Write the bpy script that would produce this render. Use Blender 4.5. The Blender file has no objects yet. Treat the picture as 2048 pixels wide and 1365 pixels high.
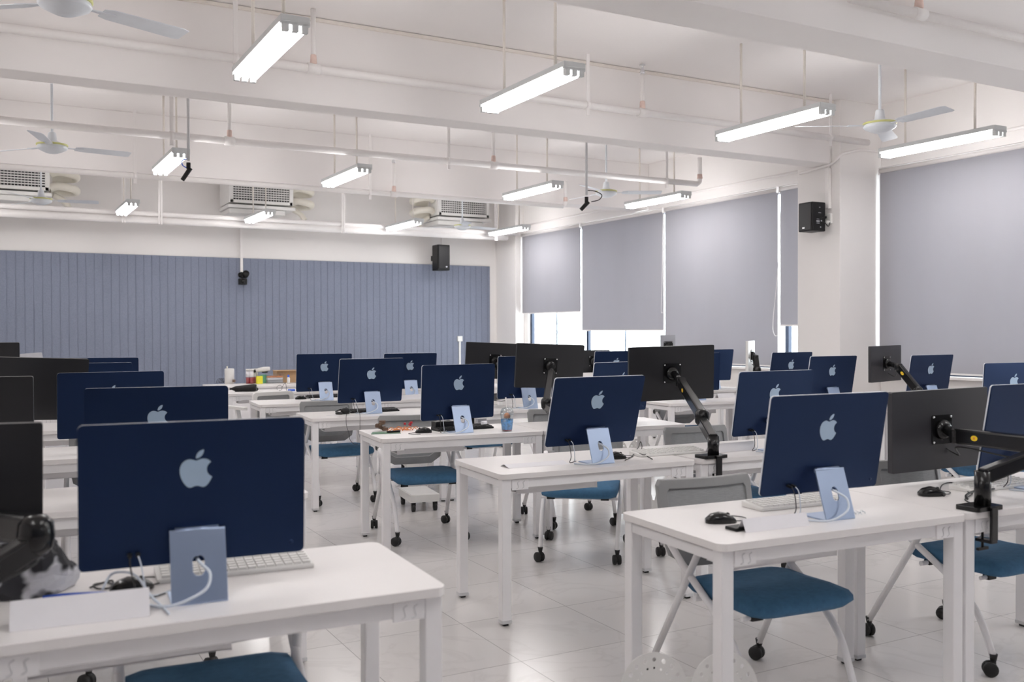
import bpy, bmesh, math, random
from mathutils import Vector, Matrix
R = math.radians
S = bpy.context.scene
COL = S.collection
random.seed(7)

# ------------------------------------------------------------------ camera
CAM_H = 1.458
YAW, PITCH, ROLL, FPX = R(28.7425), R(-0.7028), R(0.147), 1891.9
_s, _c = math.sin(YAW), math.cos(YAW)
RT = Vector((_c, -_s, 0))
FW = Vector((_s*math.cos(PITCH), _c*math.cos(PITCH), math.sin(PITCH)))
UP = RT.cross(FW)
RT2 = RT*math.cos(ROLL) - UP*math.sin(ROLL)
UP2 = RT*math.sin(ROLL) + UP*math.cos(ROLL)
EYE = Vector((0, 0, CAM_H))
cam_data = bpy.data.cameras.new('camera')
cam_data.sensor_width = 36
cam_data.lens = 36*FPX/2048
cam_data.clip_end = 200
cam_data.dof.use_dof = True
cam_data.dof.focus_distance = 6.3
cam_data.dof.aperture_fstop = 3.2
cam = bpy.data.objects.new('camera', cam_data)
COL.objects.link(cam)
cam.matrix_world = Matrix(((RT2.x, UP2.x, -FW.x, 0), (RT2.y, UP2.y, -FW.y, 0), (RT2.z, UP2.z, -FW.z, CAM_H), (0, 0, 0, 1)))
S.camera = cam

# ------------------------------------------------------------------ world (bright overcast daylight), exposure
world = bpy.data.worlds.new('sky')
S.world = world
world.use_nodes = True
bg = world.node_tree.nodes['Background']
bg.inputs['Color'].default_value = (0.93, 0.97, 1.0, 1)
bg.inputs['Strength'].default_value = 7.5
S.view_settings.view_transform = 'Standard'
S.view_settings.look = 'None'
S.view_settings.exposure = 0.17
S.view_settings.gamma = 1.0
S.view_settings.use_curve_mapping = False
S.cycles.use_denoising = True
S.cycles.max_bounces = 10
S.cycles.diffuse_bounces = 6
S.cycles.glossy_bounces = 4
S.cycles.transparent_max_bounces = 12
S.cycles.sample_clamp_indirect = 8
TUBE_POWER = 35.0

# ------------------------------------------------------------------ measured rays: real positions from the survey of the photo
def ray(px, py):
    a, b = (px-1024)/FPX, -(py-682.5)/FPX
    return RT2*a + UP2*b + FW
def at_z(px, py, z): d = ray(px, py); return EYE + d*((z-CAM_H)/d.z)
def at_y(px, py, y): d = ray(px, py); return EYE + d*(y/d.y)
def at_x(px, py, x): d = ray(px, py); return EYE + d*(x/d.x)
def at_d(px, py, dist): return EYE + ray(px, py)*dist

# ------------------------------------------------------------------ materials
def mat(name, col, rough=0.5, metal=0.0, noise=0.0, nscale=20, bump=0.0, bscale=200, spec=0.5, stretch=None):
    m = bpy.data.materials.new(name); m.use_nodes = True
    nt = m.node_tree; b = nt.nodes['Principled BSDF']
    b.inputs['Roughness'].default_value = rough
    b.inputs['Metallic'].default_value = metal
    b.inputs['Specular IOR Level'].default_value = spec
    b.inputs['Base Color'].default_value = (*col, 1)
    if noise or bump:
        tc = nt.nodes.new('ShaderNodeTexCoord')
        vec = tc.outputs['Object']
        if stretch:
            mp = nt.nodes.new('ShaderNodeMapping'); mp.inputs['Scale'].default_value = stretch
            nt.links.new(vec, mp.inputs[0]); vec = mp.outputs[0]
    if noise:
        n = nt.nodes.new('ShaderNodeTexNoise'); n.inputs['Scale'].default_value = nscale; n.inputs['Detail'].default_value = 5
        nt.links.new(vec, n.inputs['Vector'])
        r = nt.nodes.new('ShaderNodeValToRGB')
        r.color_ramp.elements[0].position = .3; r.color_ramp.elements[1].position = .7
        r.color_ramp.elements[0].color = (*[c*(1-noise) for c in col], 1)
        r.color_ramp.elements[1].color = (*[min(1, c*(1+noise)) for c in col], 1)
        nt.links.new(n.outputs['Fac'], r.inputs[0]); nt.links.new(r.outputs[0], b.inputs['Base Color'])
    if bump:
        n2 = nt.nodes.new('ShaderNodeTexNoise'); n2.inputs['Scale'].default_value = bscale
        nt.links.new(vec, n2.inputs['Vector'])
        bp = nt.nodes.new('ShaderNodeBump'); bp.inputs['Strength'].default_value = bump; bp.inputs['Distance'].default_value = .002
        nt.links.new(n2.outputs['Fac'], bp.inputs['Height']); nt.links.new(bp.outputs[0], b.inputs['Normal'])
    return m
def emit(name, col, s):
    m = bpy.data.materials.new(name); m.use_nodes = True; nt = m.node_tree
    nt.nodes.remove(nt.nodes['Principled BSDF'])
    e = nt.nodes.new('ShaderNodeEmission'); e.inputs[0].default_value = (*col, 1); e.inputs[1].default_value = s
    nt.links.new(e.outputs[0], nt.nodes['Material Output'].inputs[0]); return m
def glassy(name, tint=(1, 1, 1), gloss=.08):
    m = bpy.data.materials.new(name); m.use_nodes = True; nt = m.node_tree
    nt.nodes.remove(nt.nodes['Principled BSDF'])
    t = nt.nodes.new('ShaderNodeBsdfTransparent'); t.inputs[0].default_value = (*tint, 1)
    g = nt.nodes.new('ShaderNodeBsdfGlossy'); g.inputs['Roughness'].default_value = .03
    x = nt.nodes.new('ShaderNodeMixShader'); x.inputs[0].default_value = gloss
    nt.links.new(t.outputs[0], x.inputs[1]); nt.links.new(g.outputs[0], x.inputs[2])
    nt.links.new(x.outputs[0], nt.nodes['Material Output'].inputs[0]); return m
def cloth_translucent(name, col, tr):
    m = bpy.data.materials.new(name); m.use_nodes = True; nt = m.node_tree
    nt.nodes.remove(nt.nodes['Principled BSDF'])
    tc = nt.nodes.new('ShaderNodeTexCoord')
    mp = nt.nodes.new('ShaderNodeMapping'); mp.inputs['Scale'].default_value = (1, 2.2, .35)
    n = nt.nodes.new('ShaderNodeTexNoise'); n.inputs['Scale'].default_value = 1.6; n.inputs['Detail'].default_value = 3
    nt.links.new(tc.outputs['Object'], mp.inputs[0]); nt.links.new(mp.outputs[0], n.inputs['Vector'])
    r = nt.nodes.new('ShaderNodeValToRGB')
    r.color_ramp.elements[0].color = (*[c*.96 for c in col], 1); r.color_ramp.elements[1].color = (*[c*1.04 for c in col], 1)
    nt.links.new(n.outputs['Fac'], r.inputs[0])
    d = nt.nodes.new('ShaderNodeBsdfDiffuse'); nt.links.new(r.outputs[0], d.inputs[0])
    t = nt.nodes.new('ShaderNodeBsdfTranslucent'); t.inputs[0].default_value = (.75, .77, .85, 1)
    x = nt.nodes.new('ShaderNodeMixShader'); x.inputs[0].default_value = tr
    nt.links.new(d.outputs[0], x.inputs[1]); nt.links.new(t.outputs[0], x.inputs[2])
    nt.links.new(x.outputs[0], nt.nodes['Material Output'].inputs[0]); return m

WALL = mat('wall_paint', (.86, .832, .815), .75, noise=.012, nscale=1.5, bump=.05, bscale=60)
CEIL = mat('ceiling_paint', (.90, .868, .855), .8, noise=.01, nscale=1.2)
TRIMW = mat('white_pvc', (.88, .85, .835), .45, noise=.01)
TOP = mat('white_laminate', (.84, .81, .80), .38, noise=.012, nscale=3, bump=.02, bscale=300)
STEEL = mat('white_powder_coat', (.88, .865, .875), .35, noise=.01, nscale=8)
STEELB = mat('grey_bracket_steel', (.62, .62, .63), .4, noise=.03)
NAVY = mat('blue_anodised_aluminium', (.016, .033, .088), .36, metal=.8, noise=.04, nscale=2)
LOGO = mat('light_blue_polished', (.42, .55, .70), .3, metal=.35, noise=.02)
STAND = mat('light_blue_aluminium', (.40, .49, .66), .36, metal=.85, noise=.03, nscale=6)
BEZEL = mat('pale_bezel', (.72, .74, .78), .35, noise=.01)
BLACK = mat('black_plastic', (.010, .010, .011), .45, spec=.3, noise=.15, nscale=15)
BLACKG = mat('black_gloss', (.006, .006, .007), .22, spec=.4, noise=.1)
DARK = mat('dark_grey_plastic', (.011, .011, .013), .40, noise=.08, nscale=3)
DARK_SHEEN = mat('dark_plastic_sheen', (.034, .033, .039), .36, noise=.06, nscale=3)  # dark monitor plastic with its side-lit sheen put into the base colour
SCREEN = mat('dark_screen_glass', (.01, .01, .012), .12, noise=.05)
RUBBER = mat('black_rubber', (.014, .014, .014), .6, noise=.15)
SEATB = mat('blue_seat_fabric', (.05, .148, .27), .9, noise=.12, nscale=40, bump=.3, bscale=500)
GREYP = mat('grey_frame_plastic', (.27, .27, .272), .5, noise=.03)
MESHG = mat('grey_chair_mesh', (.30, .305, .31), .85, noise=.12, nscale=180, stretch=(.2, .2, 4))
FELT = mat('blue_grey_felt', (.215, .238, .312), .95, noise=.10, nscale=90, bump=.4, bscale=400)
BLIND = cloth_translucent('grey_blind_fabric', (.43, .42, .445), .135)
GLASS = glassy('window_glass', (.98, 1, 1), .06)
CLEAR = glassy('clear_plastic', (.93, .95, .96), .14)
FRAME = mat('navy_window_aluminium', (.035, .05, .085), .4, metal=.3, noise=.05)
FRAMEL = mat('pale_window_aluminium', (.35, .42, .5), .4, noise=.03)
TUBE = emit('lit_fluorescent_tube', (1, .975, .965), TUBE_POWER)
FIX = mat('lamp_housing_paint', (.66, .68, .68), .45, noise=.02)
ROD = mat('beige_rod_paint', (.86, .81, .745), .5, noise=.03)
FANW = mat('fan_enamel', (.72, .75, .79), .3, noise=.02)
FANY = mat('yellow_green_ring', (.62, .62, .25), .4, noise=.05)
BRASS = mat('reddish_joint', (.76, .58, .52), .6, noise=.1)
PAPER = mat('white_paper', (.82, .81, .84), .8, noise=.01)
WHITEP = mat('white_plastic', (.80, .79, .77), .35, noise=.015)
CREAM = mat('cream_insulation', (.78, .745, .66), .7, noise=.04, nscale=8)
KEYC = mat('black_keycaps', (.02, .02, .022), .5, noise=.1)
YELLOW = mat('yellow_badge', (.85, .58, .02), .4, noise=.08)
CABLEW = mat('white_cable', (.70, .76, .84), .45, noise=.03)
CABLEB = mat('black_cable', (.015, .015, .016), .5, noise=.1)
CABLEBL = mat('blue_cable', (.03, .12, .62), .45, noise=.08)
CHROME = mat('bright_screw', (.75, .75, .77), .25, metal=.8, noise=.02)
CARD = mat('brown_cardboard', (.42, .27, .15), .85, noise=.06, nscale=30)
REDM = mat('red_liquid', (.45, .015, .03), .3, noise=.1)
YELP = mat('yellow_carton', (.85, .78, .05), .6, noise=.05)
GRNP = mat('green_carton', (.22, .62, .42), .6, noise=.06)
ORNG = mat('orange_parts', (.75, .26, .08), .5, noise=.2, nscale=60)
CUPBL = mat('blue_cup_print', (.06, .28, .60), .35, noise=.45, nscale=60)
PCB = mat('green_circuit_board', (.10, .20, .13), .5, noise=.5, nscale=120)
BROWN = mat('brown_component', (.16, .10, .07), .6, noise=.3, nscale=80)
SILV = mat('silver_grey_plastic', (.40, .40, .43), .35, metal=.3, noise=.03)
BAG = bpy.data.materials.new('black_white_pattern_fabric'); BAG.use_nodes = True
_nt = BAG.node_tree; _b = _nt.nodes['Principled BSDF']; _b.inputs['Roughness'].default_value = .7
_tc = _nt.nodes.new('ShaderNodeTexCoord'); _n = _nt.nodes.new('ShaderNodeTexNoise'); _n.inputs['Scale'].default_value = 11; _n.inputs['Detail'].default_value = 2
_r = _nt.nodes.new('ShaderNodeValToRGB'); _r.color_ramp.elements[0].position = .50; _r.color_ramp.elements[1].position = .58
_r.color_ramp.elements[0].color = (.02, .02, .025, 1); _r.color_ramp.elements[1].color = (.62, .62, .66, 1)
_nt.links.new(_tc.outputs['Object'], _n.inputs['Vector']); _nt.links.new(_n.outputs['Fac'], _r.inputs[0]); _nt.links.new(_r.outputs[0], _b.inputs['Base Color'])

def floor_material():
    m = bpy.data.materials.new('marble_tiles'); m.use_nodes = True; nt = m.node_tree; b = nt.nodes['Principled BSDF']
    L = nt.links.new; N = nt.nodes.new
    tc = N('ShaderNodeTexCoord'); mp = N('ShaderNodeMapping'); mp.inputs['Location'].default_value = (-2.02+6.1, -3.607+6.1, 0)
    L(tc.outputs['Object'], mp.inputs[0])
    br = N('ShaderNodeTexBrick'); br.offset = 0; br.squash = 1
    br.inputs['Scale'].default_value = 1; br.inputs['Brick Width'].default_value = .61; br.inputs['Row Height'].default_value = .61
    br.inputs['Mortar Size'].default_value = .0022; br.inputs['Mortar Smooth'].default_value = .2; br.inputs['Bias'].default_value = 0
    br.inputs['Color1'].default_value = (.66, .635, .62, 1); br.inputs['Color2'].default_value = (.70, .675, .66, 1); br.inputs['Mortar'].default_value = (.36, .34, .33, 1)
    L(mp.outputs[0], br.inputs['Vector'])
    wv = N('ShaderNodeTexNoise'); wv.inputs['Scale'].default_value = 1.7; wv.inputs['Detail'].default_value = 9; wv.inputs['Distortion'].default_value = 1.4
    L(tc.outputs['Object'], wv.inputs['Vector'])
    rp = N('ShaderNodeValToRGB')
    e = rp.color_ramp.elements; e[0].position = .47; e[0].color = (1, 1, 1, 1); e[1].position = .53; e[1].color = (1, 1, 1, 1)
    k = rp.color_ramp.elements.new(.50); k.color = (.86, .85, .85, 1)
    L(wv.outputs['Fac'], rp.inputs[0])
    mx = N('ShaderNodeMix'); mx.data_type = 'RGBA'; mx.blend_type = 'MULTIPLY'; mx.inputs['Factor'].default_value = .45
    L(br.outputs['Color'], mx.inputs['A']); L(rp.outputs[0], mx.inputs['B']); L(mx.outputs['Result'], b.inputs['Base Color'])
    b.inputs['Roughness'].default_value = .19; b.inputs['Specular IOR Level'].default_value = .55
    return m
FLOOR = floor_material()

# ------------------------------------------------------------------ mesh building
def poly_tris(loops):
    """triangulate a planar outline (with optional holes) -> verts2d, faces"""
    bm = bmesh.new(); ed = []
    for lp in loops:
        vs = [bm.verts.new((x, y, 0)) for x, y in lp]
        ed += [bm.edges.new((vs[i], vs[(i+1) % len(vs)])) for i in range(len(vs))]
    bmesh.ops.triangle_fill(bm, edges=ed, use_beauty=True, normal=(0, 0, 1))
    bm.verts.index_update()
    V = [(v.co.x, v.co.y) for v in bm.verts]; F = []
    for f in bm.faces:
        t = [v.index for v in f.verts]
        if f.normal.z < 0: t.reverse()
        F.append(t)
    bm.free(); return V, F
class MB:
    def __init__(s): s.v = []; s.f = []; s.smooth = []
    def add(s, V, F, M=None, sm=False):
        o = len(s.v)
        s.v += [(M @ Vector(p)) if M else Vector(p) for p in V]
        s.f += [[o+i for i in f] for f in F]; s.smooth += [sm]*len(F); return s
    def box(s, x0, x1, y0, y1, z0, z1, M=None):
        V = [(x0,y0,z0),(x1,y0,z0),(x1,y1,z0),(x0,y1,z0),(x0,y0,z1),(x1,y0,z1),(x1,y1,z1),(x0,y1,z1)]
        F = [[0,3,2,1],[4,5,6,7],[0,1,5,4],[1,2,6,5],[2,3,7,6],[3,0,4,7]]
        return s.add(V, F, M)
    def prism(s, loops, h0, h1, M=None, sm=False):
        """outline in local XY extruded along local Z"""
        V2, F2 = poly_tris(loops); n = len(V2)
        V = [(x, y, h0) for x, y in V2] + [(x, y, h1) for x, y in V2]
        F = [list(reversed(t)) for t in F2] + [[i+n for i in t] for t in F2]
        s.add(V, F, M)
        for k, lp in enumerate(loops):
            A = sum(lp[i][0]*lp[(i+1) % len(lp)][1]-lp[(i+1) % len(lp)][0]*lp[i][1] for i in range(len(lp)))
            l2 = lp if (A > 0) == (k == 0) else list(reversed(lp))
            m = len(l2)
            V = [(x, y, h0) for x, y in l2] + [(x, y, h1) for x, y in l2]
            s.add(V, [[i, (i+1) % m, m+(i+1) % m, m+i] for i in range(m)], M, sm)
        return s
    def tube(s, pts, r, n=8, cap=True, M=None):
        pts = [Vector(p) for p in pts]; V = []; F = []
        rs = r if isinstance(r, (list, tuple)) else [r]*len(pts)
        t0 = (pts[1]-pts[0]).normalized()
        a = t0.orthogonal().normalized()
        for i, p in enumerate(pts):
            if i == 0: t = t0
            elif i == len(pts)-1: t = (p-pts[i-1]).normalized()
            else: t = ((pts[i+1]-p).normalized()+(p-pts[i-1]).normalized()).normalized()
            a = (a - t*a.dot(t)).normalized(); b = t.cross(a)
            for k in range(n):
                g = 2*math.pi*k/n
                V.append(p+(a*math.cos(g)+b*math.sin(g))*rs[i])
        for i in range(len(pts)-1):
            for k in range(n):
                F.append([i*n+k, i*n+(k+1) % n, (i+1)*n+(k+1) % n, (i+1)*n+k])
        s.add(V, F, M, True)
        if cap:
            s.add(V[:n], [list(reversed(range(n)))], M); s.add(V[-n:], [list(range(n))], M)
        return s
    def lathe(s, prof, n=20, M=None, closed=False):
        """profile of (radius, z) turned about local Z"""
        V = []; F = []
        for r, z in prof:
            for k in range(n):
                g = 2*math.pi*k/n; V.append((r*math.cos(g), r*math.sin(g), z))
        for i in range(len(prof)-1):
            for k in range(n):
                F.append([i*n+k, i*n+(k+1) % n, (i+1)*n+(k+1) % n, (i+1)*n+k])
        s.add(V, F, M, True)
        if prof[0][0] > 0: s.add(V[:n], [list(reversed(range(n)))], M)
        if prof[-1][0] > 0: s.add(V[-n:], [list(range(n))], M)
        return s
    def bar(s, p, q, w, h, up=(0, 0, 1)):
        """box-section bar from p to q"""
        p, q = Vector(p), Vector(q); x = (q-p).normalized(); u = Vector(up)
        y = u.cross(x)
        if y.length < 1e-4: y = Vector((0, 1, 0)).cross(x)
        y.normalize(); z = x.cross(y)
        M = Matrix(((x.x, y.x, z.x, p.x), (x.y, y.y, z.y, p.y), (x.z, y.z, z.z, p.z), (0, 0, 0, 1)))
        return s.box(0, (q-p).length, -w/2, w/2, -h/2, h/2, M)
    def build(s, name, m, parent=None, bevel=0, seg=2, loc=None, ang=35):
        me = bpy.data.meshes.new(name)
        me.from_pydata([tuple(p) for p in s.v], [], s.f)
        for p, q in zip(me.polygons, s.smooth): p.use_smooth = q
        bm = bmesh.new(); bm.from_mesh(me)
        bmesh.ops.remove_doubles(bm, verts=bm.verts, dist=1e-6)
        bmesh.ops.recalc_face_normals(bm, faces=bm.faces)
        if bevel:
            ed = [e for e in bm.edges if len(e.link_faces) == 2 and e.calc_face_angle(0) > R(ang)]
            bmesh.ops.bevel(bm, geom=ed, offset=bevel, segments=seg, profile=.5, affect='EDGES', clamp_overlap=True)
        bm.to_mesh(me); bm.free()
        me.materials.append(m)
        o = bpy.data.objects.new(name, me); COL.objects.link(o)
        if parent: o.parent = parent
        if loc is not None: o.location = loc
        return o
def rrect(x0, x1, y0, y1, r, n=5):
    P = []
    for cx, cy, a in ((x1-r, y0+r, -90), (x1-r, y1-r, 0), (x0+r, y1-r, 90), (x0+r, y0+r, 180)):
        for k in range(n+1):
            g = R(a+90*k/n); P.append((cx+r*math.cos(g), cy+r*math.sin(g)))
    return P
def curve(pts, n=6):
    """smooth (Catmull-Rom) path through points"""
    P = [Vector(p) for p in pts]; out = []
    for i in range(len(P)-1):
        a = P[max(i-1, 0)]; b = P[i]; c = P[i+1]; d = P[min(i+2, len(P)-1)]
        for k in range(n):
            t = k/n
            out.append(.5*((2*b)+(c-a)*t+(2*a-5*b+4*c-d)*t*t+(3*b-a-3*c+d)*t**3))
    out.append(P[-1]); return out
def tag(o, label, cat, group=None):
    o['label'] = label; o['category'] = cat
    if group: o['group'] = group
    return o
def thing(name, label, cat, loc=(0, 0, 0), rz=0.0, group=None):
    o = bpy.data.objects.new(name, None); COL.objects.link(o)
    o.empty_display_size = .05
    o.location = loc; o.rotation_euler = (0, 0, rz)
    return tag(o, label, cat, group)
def struct(o): o['kind'] = 'structure'; return o
def copy_tree(o, parent=None):
    c = o.copy(); COL.objects.link(c)
    if parent: c.parent = parent
    for ch in list(o.children): copy_tree(ch, c)
    return c
TEMPLATES = {}
def place(proto, label, loc, rz=0.0, group=None):
    """first use takes the prototype itself, later ones copy it with all its parts"""
    o = proto if proto.name not in TEMPLATES else copy_tree(proto)
    TEMPLATES[proto.name] = 1
    o.location = loc; o.rotation_euler = (0, 0, rz)
    o['label'] = label
    if group: o['group'] = group
    return o
def T(x, y, z): return Matrix.Translation((x, y, z))
def rot(a, ax): return Matrix.Rotation(a, 4, ax)

# ================================================================== ROOM SHELL
XW, YB, ZC, ZB, XL, YF = 8.75, 16.25, 3.96, 3.27, -3.4, -4.2
SILL, LINT = .955, 3.24
struct(MB().box(XL, 9.0, YF, YB+.2, -.1, 0).build('floor', FLOOR))
struct(MB().box(XL-.2, 9.0, YF, YB+.2, ZC, ZC+.15).build('ceiling', CEIL))
struct(MB().box(XL, 9.0, YB, YB+.2, 0, ZC).build('wall_back', WALL))
struct(MB().box(XL-.2, XL, YF, YB+.2, 0, ZC).build('wall_left', WALL))
struct(MB().box(XL-.2, 9.0, YF-.2, YF, 0, ZC).build('wall_front', FELT))  # unseen wall, given dark felt so the computer backs reflect dark navy
PIL = (8.10, XW, 7.33, 7.95)
WR = MB().box(XW, 9.0, YF, YB, 0, SILL).box(XW, 9.0, YF, YB, LINT, ZC)
WR.box(XW, 9.0, 7.20, 7.94, SILL, LINT).box(XW, 9.0, 15.33, YB, SILL, LINT).box(XW, 9.0, YF, .9, SILL, LINT)
struct(WR.build('wall_right', WALL))
struct(MB().box(*PIL, 0, ZC).build('pillar', WALL, bevel=.006))
struct(MB().box(8.56, XW, 15.46, YB, 0, ZC).build('pillar', WALL, bevel=.006))
for y0, y1 in ((4.12, 4.50), (7.44, 7.72), (11.62, 11.95)):
    x1 = 8.0999 if abs(y0-7.44) < .1 else XW
    struct(MB().box(XL, x1, y0, y1, ZB, ZC).build('ceiling_beam', CEIL, bevel=.006))
struct(MB().box(8.66, 8.76, -.3, 7.33, SILL-.03, SILL).box(8.66, 8.76, 7.95, 15.46, SILL-.03, SILL).build('trim_1', TRIMW, bevel=.004))
struct(MB().box(XL+.001, XW-.001, YB-.012, YB, 0, .09).build('baseboard_back', TRIMW, bevel=.003))
struct(MB().box(XW-.012, XW, -.3, 7.33, 0, .09).box(XW-.012, XW, 7.95, 15.46, 0, .09).build('baseboard_right', TRIMW, bevel=.003))

# windows: each bay one window with frame, mullions and glass
def window(n, y0, y1, mull):
    w = MB()
    X0, X1 = 8.80, 8.86
    w.box(X0, X1, y0, y1, SILL, SILL+.06).box(X0, X1, y0, y1, LINT-.06, LINT)
    for y in [y0, y1]+mull:
        a = max(y0, min(y1-.06, y-.03)); w.box(X0, X1, a, a+.06, SILL+.06, LINT-.06)
    f = struct(w.build('window_%d' % n, FRAME, bevel=.004))
    g = MB().box(8.828, 8.833, y0+.02, y1-.02, SILL+.02, LINT-.02).build('pane', GLASS, f)
    s = MB()
    ys = sorted([y0]+mull+[y1])
    for a, b in zip(ys[:-1], ys[1:]):
        m = (a+b)/2; s.box(8.785, 8.80, m-.02, m+.02, SILL+.06, LINT-.06)
        s.box(8.785, 8.80, a+.04, b-.04, SILL+.06, SILL+.09)
    s.build('sash', FRAMEL, f, bevel=.003)
    return f
window(1, 7.95, 15.33, [8.82, 11.17, 13.40])
window(2, .9, 7.20, [2.47, 3.7, 4.97])

# felt panel on the back wall: strips with grooves
pw = MB(); x = XL+.05
while x < 8.40:
    x1 = min(x+.115, 8.415); pw.box(x, x1, YB-.022, YB-.001, .1, 2.675); x += .122
pw.box(XL+.05, 8.415, YB-.016, YB-.0005, .1, 2.675)
tag(pw.build('felt_wall_panel', FELT), 'blue-grey grooved felt panel across the back wall', 'wall panel')

# ================================================================== ROLLER BLINDS
def blind(label, y0, y1, zb, chain):
    t = thing('roller_blind', label, 'blind', (8.68, (y0+y1)/2, zb), 0, 'grey roller blinds')
    h = 3.19-zb; w = (y1-y0)/2
    n = 14; V = []; F = []
    for i in range(n+1):
        yy = -w+2*w*i/n
        dx = .004*math.sin(i*1.9)
        V += [(dx-.0006, yy, .012), (dx-.0006, yy, h), (dx+.0006, yy, .012), (dx+.0006, yy, h)]
    for i in range(n):
        a = i*4; b = a+4
        F += [[a, a+1, b+1, b], [a+2, b+2, b+3, a+3]]
    m = MB(); m.add(V, F, None, True); m.build('fabric', BLIND, t)
    MB().box(-.012, .012, -w, w, 0, .018).build('bottom_bar', TRIMW, t, bevel=.003)
    MB().tube([(0, -w, h+.02), (0, w, h+.02)], .026, 12).build('roller', TRIMW, t)
    MB().box(-.035, .05, -w, w, h+.05, h+.058).box(-.03, .03, -w+.001, -w+.006, h-.02, h+.055).box(-.03, .03, w-.006, w-.001, h-.02, h+.055).build('bracket', TRIMW, t, bevel=.002)
    if chain:
        s = -w-.022
        lp = [(-.03, s, h), (-.03, s, h*.5), (-.035, s-.01, .03+chain), (-.035, s+.02, chain-.03), (-.03, s+.045, .03+chain), (-.025, s+.03, h*.5), (-.022, s+.012, h)]
        MB().tube(curve(lp, 6), .0028, 5).build('chain', TRIMW, t)
blind('half-raised grey roller blind nearest the back wall', 13.415, 15.43, 1.745, .0)
blind('grey roller blind stopping above the low window, second from the back', 11.165, 13.385, 1.43, .3)
blind('grey roller blind drawn down to the sill behind the pillar', 8.85, 11.135, .975, 0)
blind('narrow grey roller blind strip showing beside the pillar', 7.98, 8.81, 1.49, 0)
blind('large grey roller blind in front of the pillar at the right', 5.0, 7.29, .975, .4)
blind('grey roller blind by the window nearest the camera', 2.5, 4.95, .975, 0)
blind('half-raised grey roller blind outside the picture at the right', .95, 2.45, 2.2, 0)
# separate pull loop hanging in the gap left of the narrow blind
p0, p1 = at_x(1557, 380, 8.62), at_x(1552, 665, 8.62)
lp = [p0, at_x(1557, 520, 8.62), at_x(1546, 640, 8.62), at_x(1548, 668, 8.62), at_x(1555, 671, 8.62), at_x(1560, 655, 8.62), at_x(1561, 520, 8.62), at_x(1560, 380, 8.62)]
tag(MB().tube(curve(lp, 5), .0035, 5).build('blind_chain', TRIMW), 'white pull chain looping down in the gap left of the narrow blind', 'chain')

# ================================================================== CEILING LAMPS
def make_lamp():
    t = thing('batten_lamp', 'x', 'ceiling light', (0, 0, 0))
    L = 1.24
    MB().box(-.085, .085, 0, L, .045, .085).build('housing', FIX, t, bevel=.006)
    for x in (-.055, 0, .055):
        MB().tube([(x, .035, .012), (x, L-.035, .012)], .0145, 12).build('tube', TUBE, t)
    for y0 in (0, L-.02):
        e = MB(); e.box(-.085, .085, y0, y0+.02, .03, .05)
        for x in (-.055, 0, .055): e.box(x-.018, x+.018, y0-.0075 if y0 else 0, y0+.0275 if y0 else .035, -.008, .045)
        e.build('lamp_holder', FIX, t, bevel=.003)
    for y in (.25, L-.25):
        MB().tube([(0, y, .085), (0, y, ZC-3.15)], .011, 8).build('hanging_rod', ROD, t)
    return t
LAMP = make_lamp()
lamps = [(1.51, 5.28, 'lit triple-tube batten lamp at the upper left, first of the nearest row'), (3.40, 5.32, 'lit triple-tube batten lamp at the top centre'),
 (5.77, 5.34, 'lit triple-tube batten lamp left of the pillar fan'), (7.75, 5.22, 'lit triple-tube batten lamp under the beam by the near right window blind'),
 (1.62, 9.64, 'lit batten lamp beside the left hanging microphone'), (3.50, 9.64, 'lit batten lamp over the middle desks, right of the left microphone'),
 (5.92, 9.64, 'lit batten lamp left of the right hanging microphone'), (7.83, 9.60, 'lit batten lamp running along the window blinds, beyond the pillar'),
 (1.68, 13.70, 'small distant lit lamp beside the left air conditioner'), (3.57, 13.85, 'distant lit lamp below the middle air conditioner'),
 (5.97, 13.95, 'distant lit lamp below the right air conditioner pipes'), (7.92, 13.92, 'distant lit lamp by the far right corner pillar'),
 (1.50, .9, 'lit batten lamp above the camera'), (3.40, .9, 'lit batten lamp above the camera, second towards the windows'), (5.77, .9, 'lit batten lamp behind the camera, third towards the windows'),
 (7.75, .9, 'lit batten lamp behind the camera beside the windows'), (-.6, 5.28, 'lit batten lamp left of the picture, near row'), (-.5, 9.6, 'lit batten lamp left of the picture, middle row'), (-.4, 13.9, 'lit batten lamp left of the picture, far row'), (-.6, .9, 'lit batten lamp behind the camera at the left'),
 (3.9, -3.2, 'unseen fill lamp added far behind the camera, by the front wall'), (7.0, -3.2, 'unseen fill lamp added far behind the camera by the window wall')]  # last pair: unseen lamps added to brighten sides facing the camera
for x, y, lb in lamps:
    place(LAMP, lb, (x, y, 3.15), R(0.6 if y > 8 else 0), 'triple-tube batten lamps')

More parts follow.
